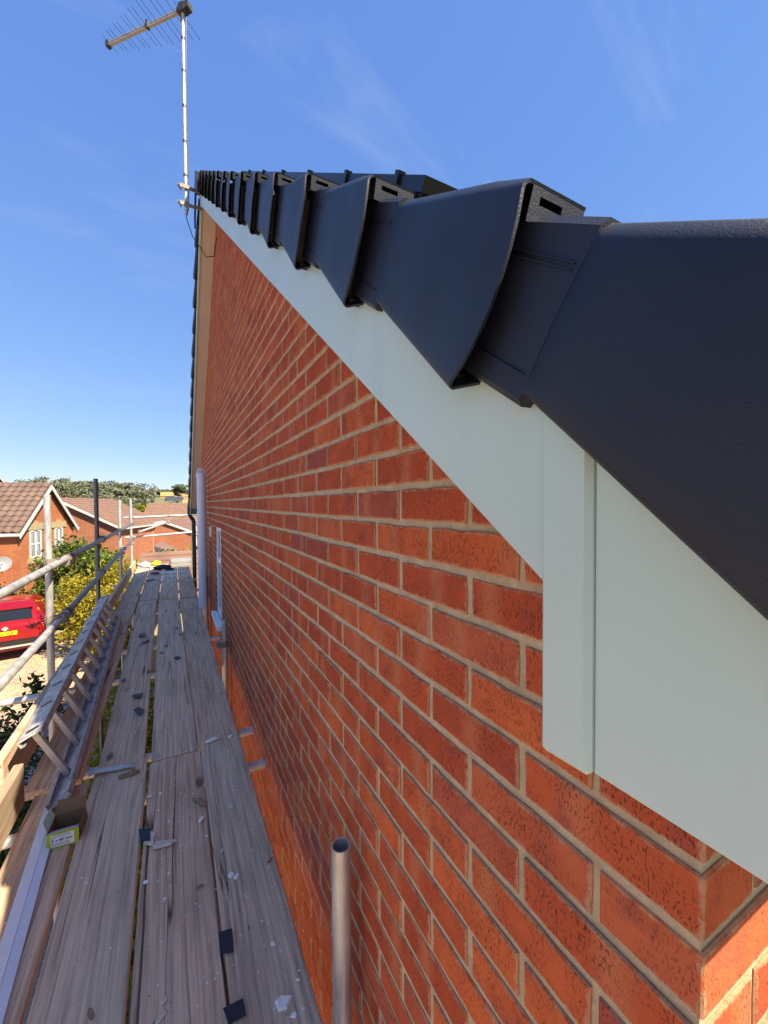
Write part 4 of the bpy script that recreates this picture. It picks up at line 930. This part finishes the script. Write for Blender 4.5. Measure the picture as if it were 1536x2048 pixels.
# ------------------------------------------------------------------ houses beyond
def wavy_tile(w, l):
    vs, fs = [], []; n = 6
    for (yy, zz) in ((0, .03), (l, .0)):
        for i in range(n+1): vs.append((w*i/n, yy, zz+.028*math.sin(2*math.pi*i/n)+.02))
    for i in range(n+1): vs.append((w*i/n, 0, .028*math.sin(2*math.pi*i/n)+.02))
    for i in range(n): fs += [(i, i+1, n+2+i, n+1+i), (2*n+2+i, 2*n+3+i, i+1, i)]
    me = bpy.data.meshes.new('roof_tile'); me.from_pydata(vs, [], fs); me.materials.append(M['brown_tile']); return me
def gable_house(name, label, A, ang, w, L, ze, zg, wallm, roofm, tiles=None, rows=14, wins=(), oh=.25, vo=.18, extra=None, wl=None):
    """A: apex of the front gable; ang: ridge heading from +y towards +x; w half width, wl left half width; ze eaves z"""
    A = Vector(A); e = Vector((math.sin(ang), math.cos(ang), 0)); p = Vector((e.y, -e.x, 0)); h = thing(name, label, 'house', (A.x, A.y, zg))
    G = lambda a, bb, z: Vector((A.x, A.y, 0))+p*a+e*bb+Vector((0, 0, z))
    wl = w if wl is None else wl; za = A.z; zw = za-.16; zwe = ze-.05
    b = MB(); F = [G(-wl, 0, zg), G(w, 0, zg), G(w, 0, zwe), G(0, 0, zw), G(-wl, 0, zwe)]; b.prism(F, e*L); b.build('wall', wallm, h)
    for sgn, ww in ((1, w), (-1, wl)):
        sl = (za-ze)/ww; b = MB()
        for i in range(rows):
            f0, f1 = i/rows, (i+1)/rows; a0 = (ww+oh)*(1-f0); a1 = (ww+oh)*(1-f1); st = .045
            z0, z1 = za-sl*a0, za-sl*a1
            b.prism([G(sgn*a0, -vo, z0-.03), G(sgn*a0, -vo, z0+st), G(sgn*a1, -vo, z1+.004), G(sgn*a1, -vo, z1-.03)], e*(L+2*vo))
        rf_ = b.build('roof', roofm, h)
        if tiles and sgn == tiles[0]:
            _, tw, y_max = tiles; tl = math.hypot(ww+oh, sl*(ww+oh))/rows; me = wavy_tile(tw, tl*1.05)
            up = (p*(-sgn)*1+Vector((0, 0, sl))).normalized(); al = e*sgn*-1 if sgn == 1 else e; al = e if sgn == -1 else -e
            zz = al.cross(up).normalized()
            if zz.z < 0: zz = -zz; al = -al
            cnt = 0
            for i in range(rows):
                a0 = (ww+oh)*(1-i/rows); ncol = int(y_max/tw)
                for c in range(ncol):
                    if cnt >= 290: break
                    cnt += 1
                    bb = -vo+c*tw+(tw if al.dot(e) < 0 else 0)
                    P = G(sgn*a0, bb, za-sl*a0+.045)
                    o = inst('roof_tile', me, rf_, P); o.rotation_euler = Matrix((al, up, zz)).transposed().to_euler()
        # bargeboard, gutter
        b = MB(); q0, q1 = (ww+oh*.9), 0
        b.prism([G(sgn*q0, -vo-.02, za-sl*q0-.22), G(sgn*q0, -vo-.02, za-sl*q0-.03), G(0, -vo-.02, za-.03), G(0, -vo-.02, za-.24)], e*.03); b.build('bargeboard', 'far_white', h)
        b = MB(); b.prism([G(sgn*(ww+oh-.02), -vo, ze-sl*oh-.13), G(sgn*(ww+oh+.10), -vo, ze-sl*oh-.10), G(sgn*(ww+oh+.10), -vo, ze-sl*oh+.0), G(sgn*(ww+oh-.02), -vo, ze-sl*oh+.0)], e*(L+2*vo)); b.build('gutter', 'far_white', h)
        b = MB(); b.prism([G(sgn*(ww-.01), -vo+.02, ze-.12), G(sgn*(ww+oh), -vo+.02, ze-sl*oh-.14), G(sgn*(ww+oh), -vo+.02, ze-sl*oh-.10), G(sgn*(ww-.01), -vo+.02, ze-.08)], e*(L+vo)); b.build('soffit', 'far_white', h)
    for (a0, a1, z0, z1, style) in wins:
        f = .07; b = MB()
        def bx(x0, x1, zz0, zz1, d0, d1, bb=b): bb.prism([G(x0, d0, zz0), G(x1, d0, zz0), G(x1, d0, zz1), G(x0, d0, zz1)], e*(d1-d0))
        mid = (a0+a1)/2
        bx(a0, a0+f, z0, z1, -.03, .05); bx(a1-f, a1, z0, z1, -.03, .05); bx(a0+f, a1-f, z0, z0+f, -.029, .05); bx(a0+f, a1-f, z1-f, z1, -.029, .05)
        bx(mid-.06, mid+.06, z0+f, z1-f, -.028, .05); bx(a0+f, mid-.06, (z0+z1)/2-.03, (z0+z1)/2+.03, -.027, .05); bx(mid+.06, a1-f, (z0+z1)/2-.03, (z0+z1)/2+.03, -.027, .05)
        wn = b.build('window', 'far_white', h)
        b = MB(); bx(a0+f*.5, a1-f*.5, z0+f*.5, z1-f*.5, -.012, .03, b); b.build('pane', M['nglass'], wn)
        if style:
            b = MB(); bx(a0-.15, a1+.15, z0-.22, z0-.01, -.08, .03, b); b.build('sill', 'stone_cream', wn)
            b = MB(); bx(a0-.28, a1+.28, z1+.02, z1+.30, -.045, .03, b); bx(mid-.13, mid+.13, z1-.0, z1+.40, -.065, .03, b); b.build('lintel', 'stone_cream', wn)
    if extra: extra(h, G, e)
    return h
# left house with the pantiled slope: the ridge runs away to the left
def dish(h, P, face, mat='dish_grey', r=.42, name='satellite_dish'):
    face = Vector(face).normalized(); a = face.orthogonal().normalized(); c = face.cross(a); b = MB(); n = 20; rings = [0, .4, .75, 1.0]
    vs = [P-face*.09]
    for q in rings[1:]:
        for i in range(n): vs.append(P-face*(.09*(1-q*q))+(a*math.cos(2*math.pi*i/n)*r+c*math.sin(2*math.pi*i/n)*r*.88)*q)
    fs = [(0, 1+i, 1+(i+1) % n) for i in range(n)]
    for k2 in range(len(rings)-2):
        for i in range(n): fs.append((1+k2*n+i, 1+(k2+1)*n+i, 1+(k2+1)*n+(i+1) % n, 1+k2*n+(i+1) % n))
    b.add(vs, fs); o = b.build(name, mat, h, smooth=True)
    b = MB(); b.cyl(P-face*.08, P+face*.40+Vector((0, 0, -.12)), .012, n=6); b.cyl(P+face*.36+Vector((0, 0, -.12)), P+face*.46+Vector((0, 0, -.10)), .035, n=8); b.cyl(P-face*.09, P-face*.4+Vector((0, 0, -.25)), .022, n=6); b.build('dish_arm', 'dish_grey', o)
A1 = Vector((-5.61, 23.617, .969)); ag = R_(14); g = Vector((math.sin(ag), math.cos(ag), 0))
# ridge heading = -normal of the gable plane = (-cos, sin): heading angle from +y
def h1x(h, G, e):
    dish(h, at(3, 1128, 15.3), (.25, -.9, .35), 'dish_grey', .32)
    b = MB(); b.prism([G(-.9, -.03, .10), G(-.7, -.03, .10), G(-.7, -.03, .34), G(-.9, -.03, .34)], e*-.08); b.build('alarm_box', 'orange_wrap', h)
    b = MB(); b.prism([G(-1.3, -.8, -3.3), G(1.0, -.8, -3.3), G(1.0, 0, -2.85), G(-1.3, 0, -2.85)], (0, 0, .06)); b.build('canopy', 'dish_grey', h)
gable_house('pantiled_house', 'orange brick house at left with brown pantiled roof and white bargeboards', A1, math.atan2(-math.cos(ag), math.sin(ag)), 2.24, 9.0, -1.05, gz(-6, 24), 'far_wall_brick', 'brown_tile',
            (-1, .30, 8.4), 10, ((-1.38, -.53, -2.30, -1.10, 1), (.55, 1.25, -2.30, -1.10, 1)), .12, .20, h1x)
def h2x(h, G, e):
    dish(h, G(2.9, -.5, -2.35), (-.25, -.85, .3), 'dish_back', .42)
gable_house('long_roofed_house', 'brick house with wide brown roof and long white sloping bargeboard beyond the shrubs', (-7.589, 35.414, .5), R_(20), 4.05, 6.9, -1.53, gz(-6, 36), 'far_wall_brick_pale', 'brown_tile_warm', None, 15, ((-2.4, -1.4, -2.6, -1.4, 0),), .25, .22, h2x)
# house beyond the platform end: main roof plus gabled wing
def h3x(h, G, e):
    for (a0, a1, z0, z1, mt) in ((-4.4, -3.5, -4.6, -2.0, 'yellow_render'),):
        b = MB(); b.prism([G(a0, -.06, z0), G(a1, -.06, z0), G(a1, -.06, z1), G(a0, -.06, z1)], e*.05); b.build('bay_panel', mt, h)
    for a0 in (-4.75, -3.3, -.95, 2.45):
        b = MB(); b.prism([G(a0, -.10, -6.0), G(a0+.16, -.10, -6.0), G(a0+.16, -.10, -1.9), G(a0, -.10, -1.9)], e*.06); b.build('downpipe', 'far_white', h)
gable_house('gabled_wing_house', 'distant brick house with low white-edged gable seen above the platform end', at(327, 1040, 34), R_(14), 2.55, 5, at(327, 1040, 34).z-1.05, gz(0, 42), 'far_wall_brick_pale', 'brown_tile_warm', None, 8, ((-2.2, -1.5, -3.4, -2.4, 0),), .2, .15, h3x, 5.2)
gable_house('hip_roofed_house', 'distant house whose brown roof rises behind the gabled wing', at(300, 1006, 52), R_(100), 5.5, 14, at(300, 1006, 52).z-3.0, gz(0, 52), 'far_wall_brick', 'brown_tile_warm', None, 12, (), .3, .2)
gable_house('brown_roofed_house', 'brown roof peeking over the ridge at the far left edge', at(-8, 950, 34), R_(-80), 5, 12, at(-8, 950, 34).z-3.2, gz(-10, 40), 'far_wall_brick', 'brown_tile', None, 12, (), .3, .2)
# garage roof just past the platform
gr = thing('low_garage', 'low building whose brown tiled roof lies just past the platform end', 'garage', (-.6, 12.4, GZ))
b = MB(); b.box((-1.05, 11.3, GZ), (5.0, 14.2, -2.35)); b.build('wall', 'stone_cream', gr)
b = MB()
for i in range(9):
    f0, f1 = i/9, (i+1)/9; y0, y1 = 11.0+1.75*f0, 11.0+1.75*f1; z0, z1 = -2.35+1.02*f0, -2.35+1.02*f1
    b.prism([(-1.25, y0, z0-.03), (-1.25, y0, z0+.04), (-1.25, y1, z1+.004), (-1.25, y1, z1-.03)], (6.4, 0, 0))
    y0, y1 = 14.5-1.75*f0, 14.5-1.75*f1; b.prism([(-1.25, y0, z0-.03), (-1.25, y0, z0+.04), (-1.25, y1, z1+.004), (-1.25, y1, z1-.03)], (6.4, 0, 0))
b.build('roof', 'brown_tile_warm', gr)
# little porch with yellow wall
pq = thing('yellow_porch', 'small yellow walled porch with brown lean-to roof below the gabled wing', 'porch', at(335, 1112, 24))
P0, P1, P2, P3 = at(309, 1091, 24), at(343, 1106, 22.6), at(357, 1099, 25), at(323, 1082, 27)
b = MB(); b.prism([P0, P1, P2, P3], (0, 0, -.12)); b.build('porch_roof', 'brown_tile_warm', pq)
b = MB(); b.prism([P0+Vector((0, -.05, -.02)), P1+Vector((0, -.05, -.02)), P1+Vector((0, -.05, -.24)), P0+Vector((0, -.05, -.24))], (0, .08, 0)); b.build('fascia', 'far_white', pq)
b = MB(); b.prism([P0+Vector((.05, .15, -.15)), P1+Vector((-.1, .15, -.15)), P1+Vector((-.1, .15, -4.4)), P0+Vector((.05, .15, -4.4))], (0, 2.2, 0)); b.build('wall', 'yellow_render', pq)
# far estate on the hill
FAR = ((312, 1012, 150, 'orange_wrap', 'brown_tile_warm', 'tiny orange roofed house below the far trees', 25), (338, 1012, 150, 'far_wall_brick', 'solar_slate', 'tiny red brick house with dark roof below the far trees', 70), (362, 1014, 155, 'far_wall_brick', 'solar_slate', 'tiny slate roofed house beside the black gutter', 20),
       (322, 984, 290, 'orange_wrap', 'orange_wrap', 'orange wrapped new building on the hilltop, left one', 95), (350, 985, 290, 'orange_wrap', 'orange_wrap', 'orange wrapped new building on the hilltop, right one', 95), (332, 993, 240, 'far_wall_brick_pale', 'solar_slate', 'hillside house with grey roof under the orange building', 80), (366, 1000, 220, 'orange_wrap', 'orange_wrap', 'orange building on the slope near the gutter', 95))
for (x, y, t, wm, rm, lab, an) in FAR:
    A = at(x, y, t); gable_house('hillside_house', lab, A, R_(an), 3.6, 9 if an < 90 else 14, A.z-2.6, A.z-9, wm, rm, None, 6, ((-1.5, -.5, -4.5+A.z, -3.3+A.z, 0), (.5, 1.5, -4.5+A.z, -3.3+A.z, 0)), .3, .2)

# ------------------------------------------------------------------ planting
def leaves(name, blobs, n, size, mat, parent, seed, flat=.0, kind=None):
    rr = random.Random(seed); V = []; F = []; vol = [bl[3]*bl[4]*bl[5] for bl in blobs]; tot = sum(vol)
    for bl, vv in zip(blobs, vol):
        cx, cy, cz, rx, ry, rz = bl[:6]; nn = int(n*vv/tot)
        sub = [(rr.gauss(0, 1), rr.gauss(0, 1), rr.gauss(0, 1)) for _ in range(max(5, nn//70))]
        sub = [(Vector(q).normalized()*rr.uniform(.45, .97)) for q in sub]
        for i in range(nn):
            ctr = rr.choice(sub); q = ctr+Vector((rr.gauss(0, .17), rr.gauss(0, .17), rr.gauss(0, .15)))
            P = Vector((cx+q.x*rx, cy+q.y*ry, cz+q.z*rz)); s = size*rr.uniform(.6, 1.35)
            nrm = (Vector((rr.gauss(0, 1), rr.gauss(0, 1), rr.gauss(0, 1)+.7))).normalized(); a = nrm.orthogonal().normalized(); c = nrm.cross(a)
            th = rr.uniform(0, 6.28); a, c = a*math.cos(th)+c*math.sin(th), c*math.cos(th)-a*math.sin(th)
            k0 = len(V); V += [P-a*s, P-c*s*.5, P+a*s, P+c*s*.5]; F.append((k0, k0+1, k0+2, k0+3))
    b = MB(); b.v = V; b.f = F; b.mi = [0]*len(F); o = b.build(name, mat, parent, fix=False)
    if kind: o['kind'] = kind
    return o
def shrub(name, label, base, blobs, n, size, mat, seed, cat='shrub', group=None, mat2=None):
    t = thing(name, label, cat, base, group); base = Vector(base); b = MB(); rr = random.Random(seed)
    for bl in blobs:
        c = Vector(bl[:3]); b.path([base+Vector((rr.uniform(-.1, .1), rr.uniform(-.1, .1), 0)), base.lerp(c, .5)+Vector((rr.uniform(-.1, .1), rr.uniform(-.1, .1), 0)), c, c+Vector((0, 0, bl[5]*.5))], [.05, .035, .02, .006], 6)
        for _ in range(6):
            d = Vector((rr.gauss(0, 1)*bl[3], rr.gauss(0, 1)*bl[4], abs(rr.gauss(0, .7))*bl[5]))*.55; b.path([c-Vector((0, 0, bl[5]*.3)), c+d*.5, c+d], [.018, .012, .004], 5)
    b.build('stem', 'bark', t); leaves('foliage', blobs, n, size, mat, t, seed)
    if mat2: leaves('foliage', [(x, y, z+rz*.12, rx*1.02, ry*1.02, rz*.95) for x, y, z, rx, ry, rz in blobs], n//3, size, mat2, t, seed+1)
    return t
g_ = lambda x, y: (x, y, gz(x, y))
shrub('green_shrub', 'big leafy green shrub between the first two uprights', g_(-4.4, 19.6), [(-4.1, 19.8, -2.8, 1.15, 1.2, 1.4), (-3.0, 19.9, -2.9, 1.1, 1.1, 1.0), (-3.7, 19.3, -3.9, 1.3, 1.1, 1.2)], 9000, .085, 'leaf_green', 21, mat2='leaf_lime')
shrub('hedge_shrub', 'dark green hedge shrub behind the red car', g_(-6.9, 20.9), [(-7.2, 20.9, -4.35, 1.6, .75, 1.3), (-5.7, 20.8, -4.35, 1.2, .75, 1.1), (-9.0, 21, -4.3, 1.5, .8, 1.3)], 9000, .07, 'leaf_dark', 22, mat2='leaf_lime')
shrub('golden_shrub', 'bright yellow golden shrub behind the dark upright', g_(-2.6, 15.2), [(-2.9, 15.3, -2.85, .95, .8, .85), (-2.0, 15.6, -2.75, .9, .8, .95), (-2.4, 14.9, -3.6, 1.1, .8, .8)], 9000, .05, 'leaf_yellow', 23)
shrub('golden_shrub', 'yellow golden shrub at the foot of the far toe board', g_(-1.6, 14.2), [(-1.75, 14.4, -3.1, .75, .7, .95), (-1.9, 13.6, -3.9, .7, .7, .7)], 5000, .05, 'leaf_yellow', 24)
shrub('golden_shrub', 'yellow green shrub left of the nearest upright, beside the car', g_(-3.2, 17.0), [(-3.3, 17.0, -3.75, .55, .6, .7)], 2500, .055, 'leaf_lime', 29)
shrub('lime_shrub', 'yellow green shrub glimpsed through the board gaps below', g_(-1.0, 6.2), [(-1.1, 5.2, -3.7, .5, 1.2, .9), (-1.1, 7.2, -3.6, .5, 1.3, 1.0), (-.75, 3.2, -3.9, .6, 1.2, .7)], 9000, .045, 'leaf_lime', 25)
shrub('dark_leaved_shrub', 'dark leaved shrub with open twigs below the near toe board', g_(-2.6, 7.6), [(-2.75, 7.4, -3.75, .55, .8, .75), (-2.45, 8.1, -3.35, .35, .5, .6), (-2.35, 6.2, -3.8, .5, .7, .7)], 3600, .045, 'leaf_dark', 26, mat2='leaf_green')
shrub('low_hedge', 'green shrub in the garden beyond the garage roof', g_(.5, 24), [(.7, 24, -3.1, 1.5, .8, .7), (-1.2, 26, -3.3, 1.6, .8, .6)], 4000, .1, 'leaf_lime', 27)
# garden wall behind the car
b = MB(); b.box((-3.6, 17.85, gz(-3, 18)), (-1.3, 18.05, gz(-3, 18)+.75)); gw = b.build('garden_wall', 'far_wall_brick'); tag(gw, 'low dark brick garden wall under the shrubs behind the car', 'garden wall')
def tree(label, base, h, w, mat, seed, n=900, size=.55, group=None):
    base = Vector(base); t = thing('tree', label, 'tree', base, group); rr = random.Random(seed); b = MB()
    b.path([base, base+Vector((rr.uniform(-.2, .2), 0, h*.3)), base+Vector((rr.uniform(-.3, .3), 0, h*.6)), base+Vector((0, 0, h*.85))], [h*.03, h*.024, h*.015, h*.004], 7)
    blobs = []
    for i in range(6):
        a = rr.uniform(0, 6.28); q = rr.uniform(.2, .62)*w; z = h*rr.uniform(.38, .82); c = base+Vector((math.cos(a)*q, math.sin(a)*q, z)); s = rr.uniform(.38, .6)
        blobs.append((c.x, c.y, c.z, w*s, w*s, h*.22)); b.path([base+Vector((0, 0, z*.55)), base.lerp(c, .6)+Vector((0, 0, z*.25)), c], [h*.014, h*.01, h*.004], 5)
    blobs.append((base.x, base.y, base.z+h*.80, w*.5, w*.5, h*.2))
    b.build('trunk', 'bark', t); leaves('crown', blobs, n, size, mat, t, seed); return t
def far_tree(px, ytop, t, wpx, mat, label, seed, n=1800):
    T = at(px, ytop, t); g0 = gz(T.x, T.y); tree(label, (T.x, T.y, g0), (T.z-g0)*1.02, wpx*t/FPX/2*1.6, mat, seed, n, .0030*t, 'trees on the far hillside')
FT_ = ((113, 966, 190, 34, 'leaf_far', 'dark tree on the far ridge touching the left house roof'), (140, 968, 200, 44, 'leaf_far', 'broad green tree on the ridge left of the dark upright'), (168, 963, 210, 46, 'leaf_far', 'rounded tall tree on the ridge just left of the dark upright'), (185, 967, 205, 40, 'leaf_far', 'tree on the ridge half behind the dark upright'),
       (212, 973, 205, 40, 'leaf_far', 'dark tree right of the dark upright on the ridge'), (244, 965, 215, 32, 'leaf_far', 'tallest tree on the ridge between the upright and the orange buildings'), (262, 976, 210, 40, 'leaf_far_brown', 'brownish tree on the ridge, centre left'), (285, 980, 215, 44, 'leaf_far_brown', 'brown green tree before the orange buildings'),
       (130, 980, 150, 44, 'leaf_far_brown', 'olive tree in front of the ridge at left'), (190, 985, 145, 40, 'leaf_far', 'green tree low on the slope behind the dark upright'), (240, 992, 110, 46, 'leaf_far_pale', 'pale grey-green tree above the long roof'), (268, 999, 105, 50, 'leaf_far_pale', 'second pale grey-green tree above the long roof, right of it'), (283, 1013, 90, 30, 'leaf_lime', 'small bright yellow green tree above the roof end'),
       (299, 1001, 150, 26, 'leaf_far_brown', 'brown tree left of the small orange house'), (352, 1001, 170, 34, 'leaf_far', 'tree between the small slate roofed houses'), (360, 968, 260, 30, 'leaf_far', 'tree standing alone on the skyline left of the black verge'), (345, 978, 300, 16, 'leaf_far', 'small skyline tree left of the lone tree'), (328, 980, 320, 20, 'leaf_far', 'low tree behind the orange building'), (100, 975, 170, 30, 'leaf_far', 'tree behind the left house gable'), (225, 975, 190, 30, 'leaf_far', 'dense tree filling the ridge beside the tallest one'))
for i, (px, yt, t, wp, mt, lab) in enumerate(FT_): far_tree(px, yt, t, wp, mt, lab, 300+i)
bl = []
rr = random.Random(77)
for i in range(90):
    x = rr.uniform(-190, -12); y = rr.uniform(215, 330); bl.append((x, y, gz(x, y)+4.0, 9, 8, 5.0))
for i in range(26):
    x = rr.uniform(-20, 120); y = rr.uniform(330, 420); bl.append((x, y, gz(x, y)+1.5, 9, 8, 2.5))
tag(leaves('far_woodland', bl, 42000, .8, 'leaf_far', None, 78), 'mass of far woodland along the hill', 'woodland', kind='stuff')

# ------------------------------------------------------------------ red car, seen from behind
CP = onZ(12, 1325, GZ+.02); hdg = Vector((-.17, .985, 0)).normalized(); rtv = Vector((hdg.y, -hdg.x, 0))
car = thing('red_car', 'red hatchback SUV seen from behind on the gravel drive, yellow number plate', 'car', CP)
CM = Matrix.Translation(CP) @ Matrix((rtv, hdg, Vector((0, 0, 1)))).transposed().to_4x4()   # x right, y forward, z up; rear at y=0
ST = [  # y, z bottom, z belt, z roof, half width bottom, belt, roof
 (.00, .38, .80, .82, .78, .82, .78), (.03, .30, 1.00, 1.03, .84, .87, .76), (.12, .28, 1.06, 1.12, .88, .90, .72), (.34, .27, 1.09, 1.42, .90, .92, .62), (.52, .27, 1.10, 1.56, .91, .92, .60), (1.2, .26, 1.10, 1.63, .92, .92, .60),
 (2.2, .26, 1.08, 1.61, .92, .92, .59), (2.9, .26, 1.05, 1.38, .92, .91, .60), (3.35, .27, 1.00, 1.06, .91, .89, .70), (4.1, .30, .88, .90, .88, .84, .70), (4.38, .38, .66, .68, .76, .72, .60)]
b = MB(); rings = []
for (y, zb, zl, zr, wb, wl, wr) in ST:
    half = [(wb*.85, zb), (wb, zb+.10), (wb+.02, (zb+zl)/2), (wl, zl), (wl*.96, zl+(zr-zl)*.12), ((wl+wr)/2+.02, zl+(zr-zl)*.6), (wr, zr-(zr-zl)*.07), (wr*.7, zr)]
    rings.append([(x, y, z) for x, z in half]+[(-x, y, z) for x, z in reversed(half)])
k = 16; b.add([CM @ Vector(q) for r in rings for q in r], [(i*k+j, i*k+(j+1) % k, (i+1)*k+(j+1) % k, (i+1)*k+j) for i in range(len(ST)-1) for j in range(k)]+[tuple(range(k)), tuple(range(len(ST)*k-1, (len(ST)-1)*k-1, -1))])
body = b.build('body', 'car_red', car, smooth=True); md = body.modifiers.new('sub', 'SUBSURF'); md.levels = 2; md.render_levels = 2
def cq(name, pts, mat, par=car, d=(0, -.012, .004)):
    b = MB(); b.prism([CM @ Vector(q) for q in pts], CM.to_3x3() @ Vector(d)); return b.build(name, mat, par)
def cbox(name, lo, hi, mat, bev=.01, par=car):
    b = MB(); b.box(lo, hi, T=CM); return b.build(name, mat, par, bevel=bev)
cq('rear_window', [(-.60, .165, 1.13), (.60, .165, 1.13), (.565, .325, 1.40), (.50, .36, 1.435), (-.50, .36, 1.435), (-.565, .325, 1.40)], 'car_glass', d=(0, -.03, .01))
cq('spoiler', [(-.60, .30, 1.475), (.60, .30, 1.475), (.62, .62, 1.60), (-.62, .62, 1.60)], 'car_red', d=(0, 0, .03))
b = MB(); b.path([CM @ Vector(q) for q in ((.10, .135, 1.10), (.02, .15, 1.15), (-.30, .17, 1.17))], .014, 5); b.build('wiper', 'car_black', car)
for s in (-1, 1):
    cq('tail_lamp', [(s*.44, .02, .985), (s*.80, .065, 1.06), (s*.90, .16, 1.07), (s*.90, .16, .96), (s*.82, .055, .90), (s*.55, .012, .91)], 'car_lamp', d=(s*.02, -.035, 0))
    b = MB(); wy = .82; b.cyl(CM @ Vector((s*.66, wy, .35)), CM @ Vector((s*.93, wy, .35)), .35, n=24); wh = b.build('wheel', 'tyre', car, smooth=True, bevel=0)
    b = MB(); b.cyl(CM @ Vector((s*.91, wy, .35)), CM @ Vector((s*.94, wy, .35)), .22, n=16); b.build('rim', 'car_silver', wh)
    b = MB(); b.cyl(CM @ Vector((s*.66, 3.45, .35)), CM @ Vector((s*.93, 3.45, .35)), .35, n=20); b.build('wheel', 'tyre', car, smooth=True)
cq('bumper', [(-.80, .005, .62), (.80, .005, .62), (.90, .05, .60), (.86, .05, .36), (-.86, .05, .36), (-.90, .05, .60)], 'car_black', d=(0, -.045, 0))
cq('bumper_trim', [(-.62, -.045, .47), (.62, -.045, .47), (.58, -.045, .41), (-.58, -.045, .41)], 'car_silver', d=(0, -.012, 0))
pl = cq('number_plate', [(-.26, -.005, .785), (.26, -.005, .785), (.26, .005, .895), (-.26, .005, .895)], 'plate_yellow', d=(0, -.018, 0))
PM = CM @ Matrix.Translation((.0, -.030, .838)) @ Matrix.Rotation(R_(86), 4, 'X'); text_mesh('plate_text', 'Y75', .10, 'car_black', pl, PM @ Matrix.Translation((-.118, 0, 0)), .002); text_mesh('plate_text', 'KJE', .10, 'car_black', pl, PM @ Matrix.Translation((.112, 0, 0)), .002)
b = MB(); b.cyl(CM @ Vector((0, -.005, .985)), CM @ Vector((0, -.035, .985)), .062, n=14); em = b.build('emblem', 'car_silver', car)
b = MB(); b.box((-.075, -.045, .972), (.075, -.034, .998), T=CM); b.build('emblem_bar', 'car_silver', em)
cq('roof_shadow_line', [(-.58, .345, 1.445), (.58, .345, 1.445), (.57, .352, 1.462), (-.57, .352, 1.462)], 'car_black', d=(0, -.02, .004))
S.render.engine = 'CYCLES'
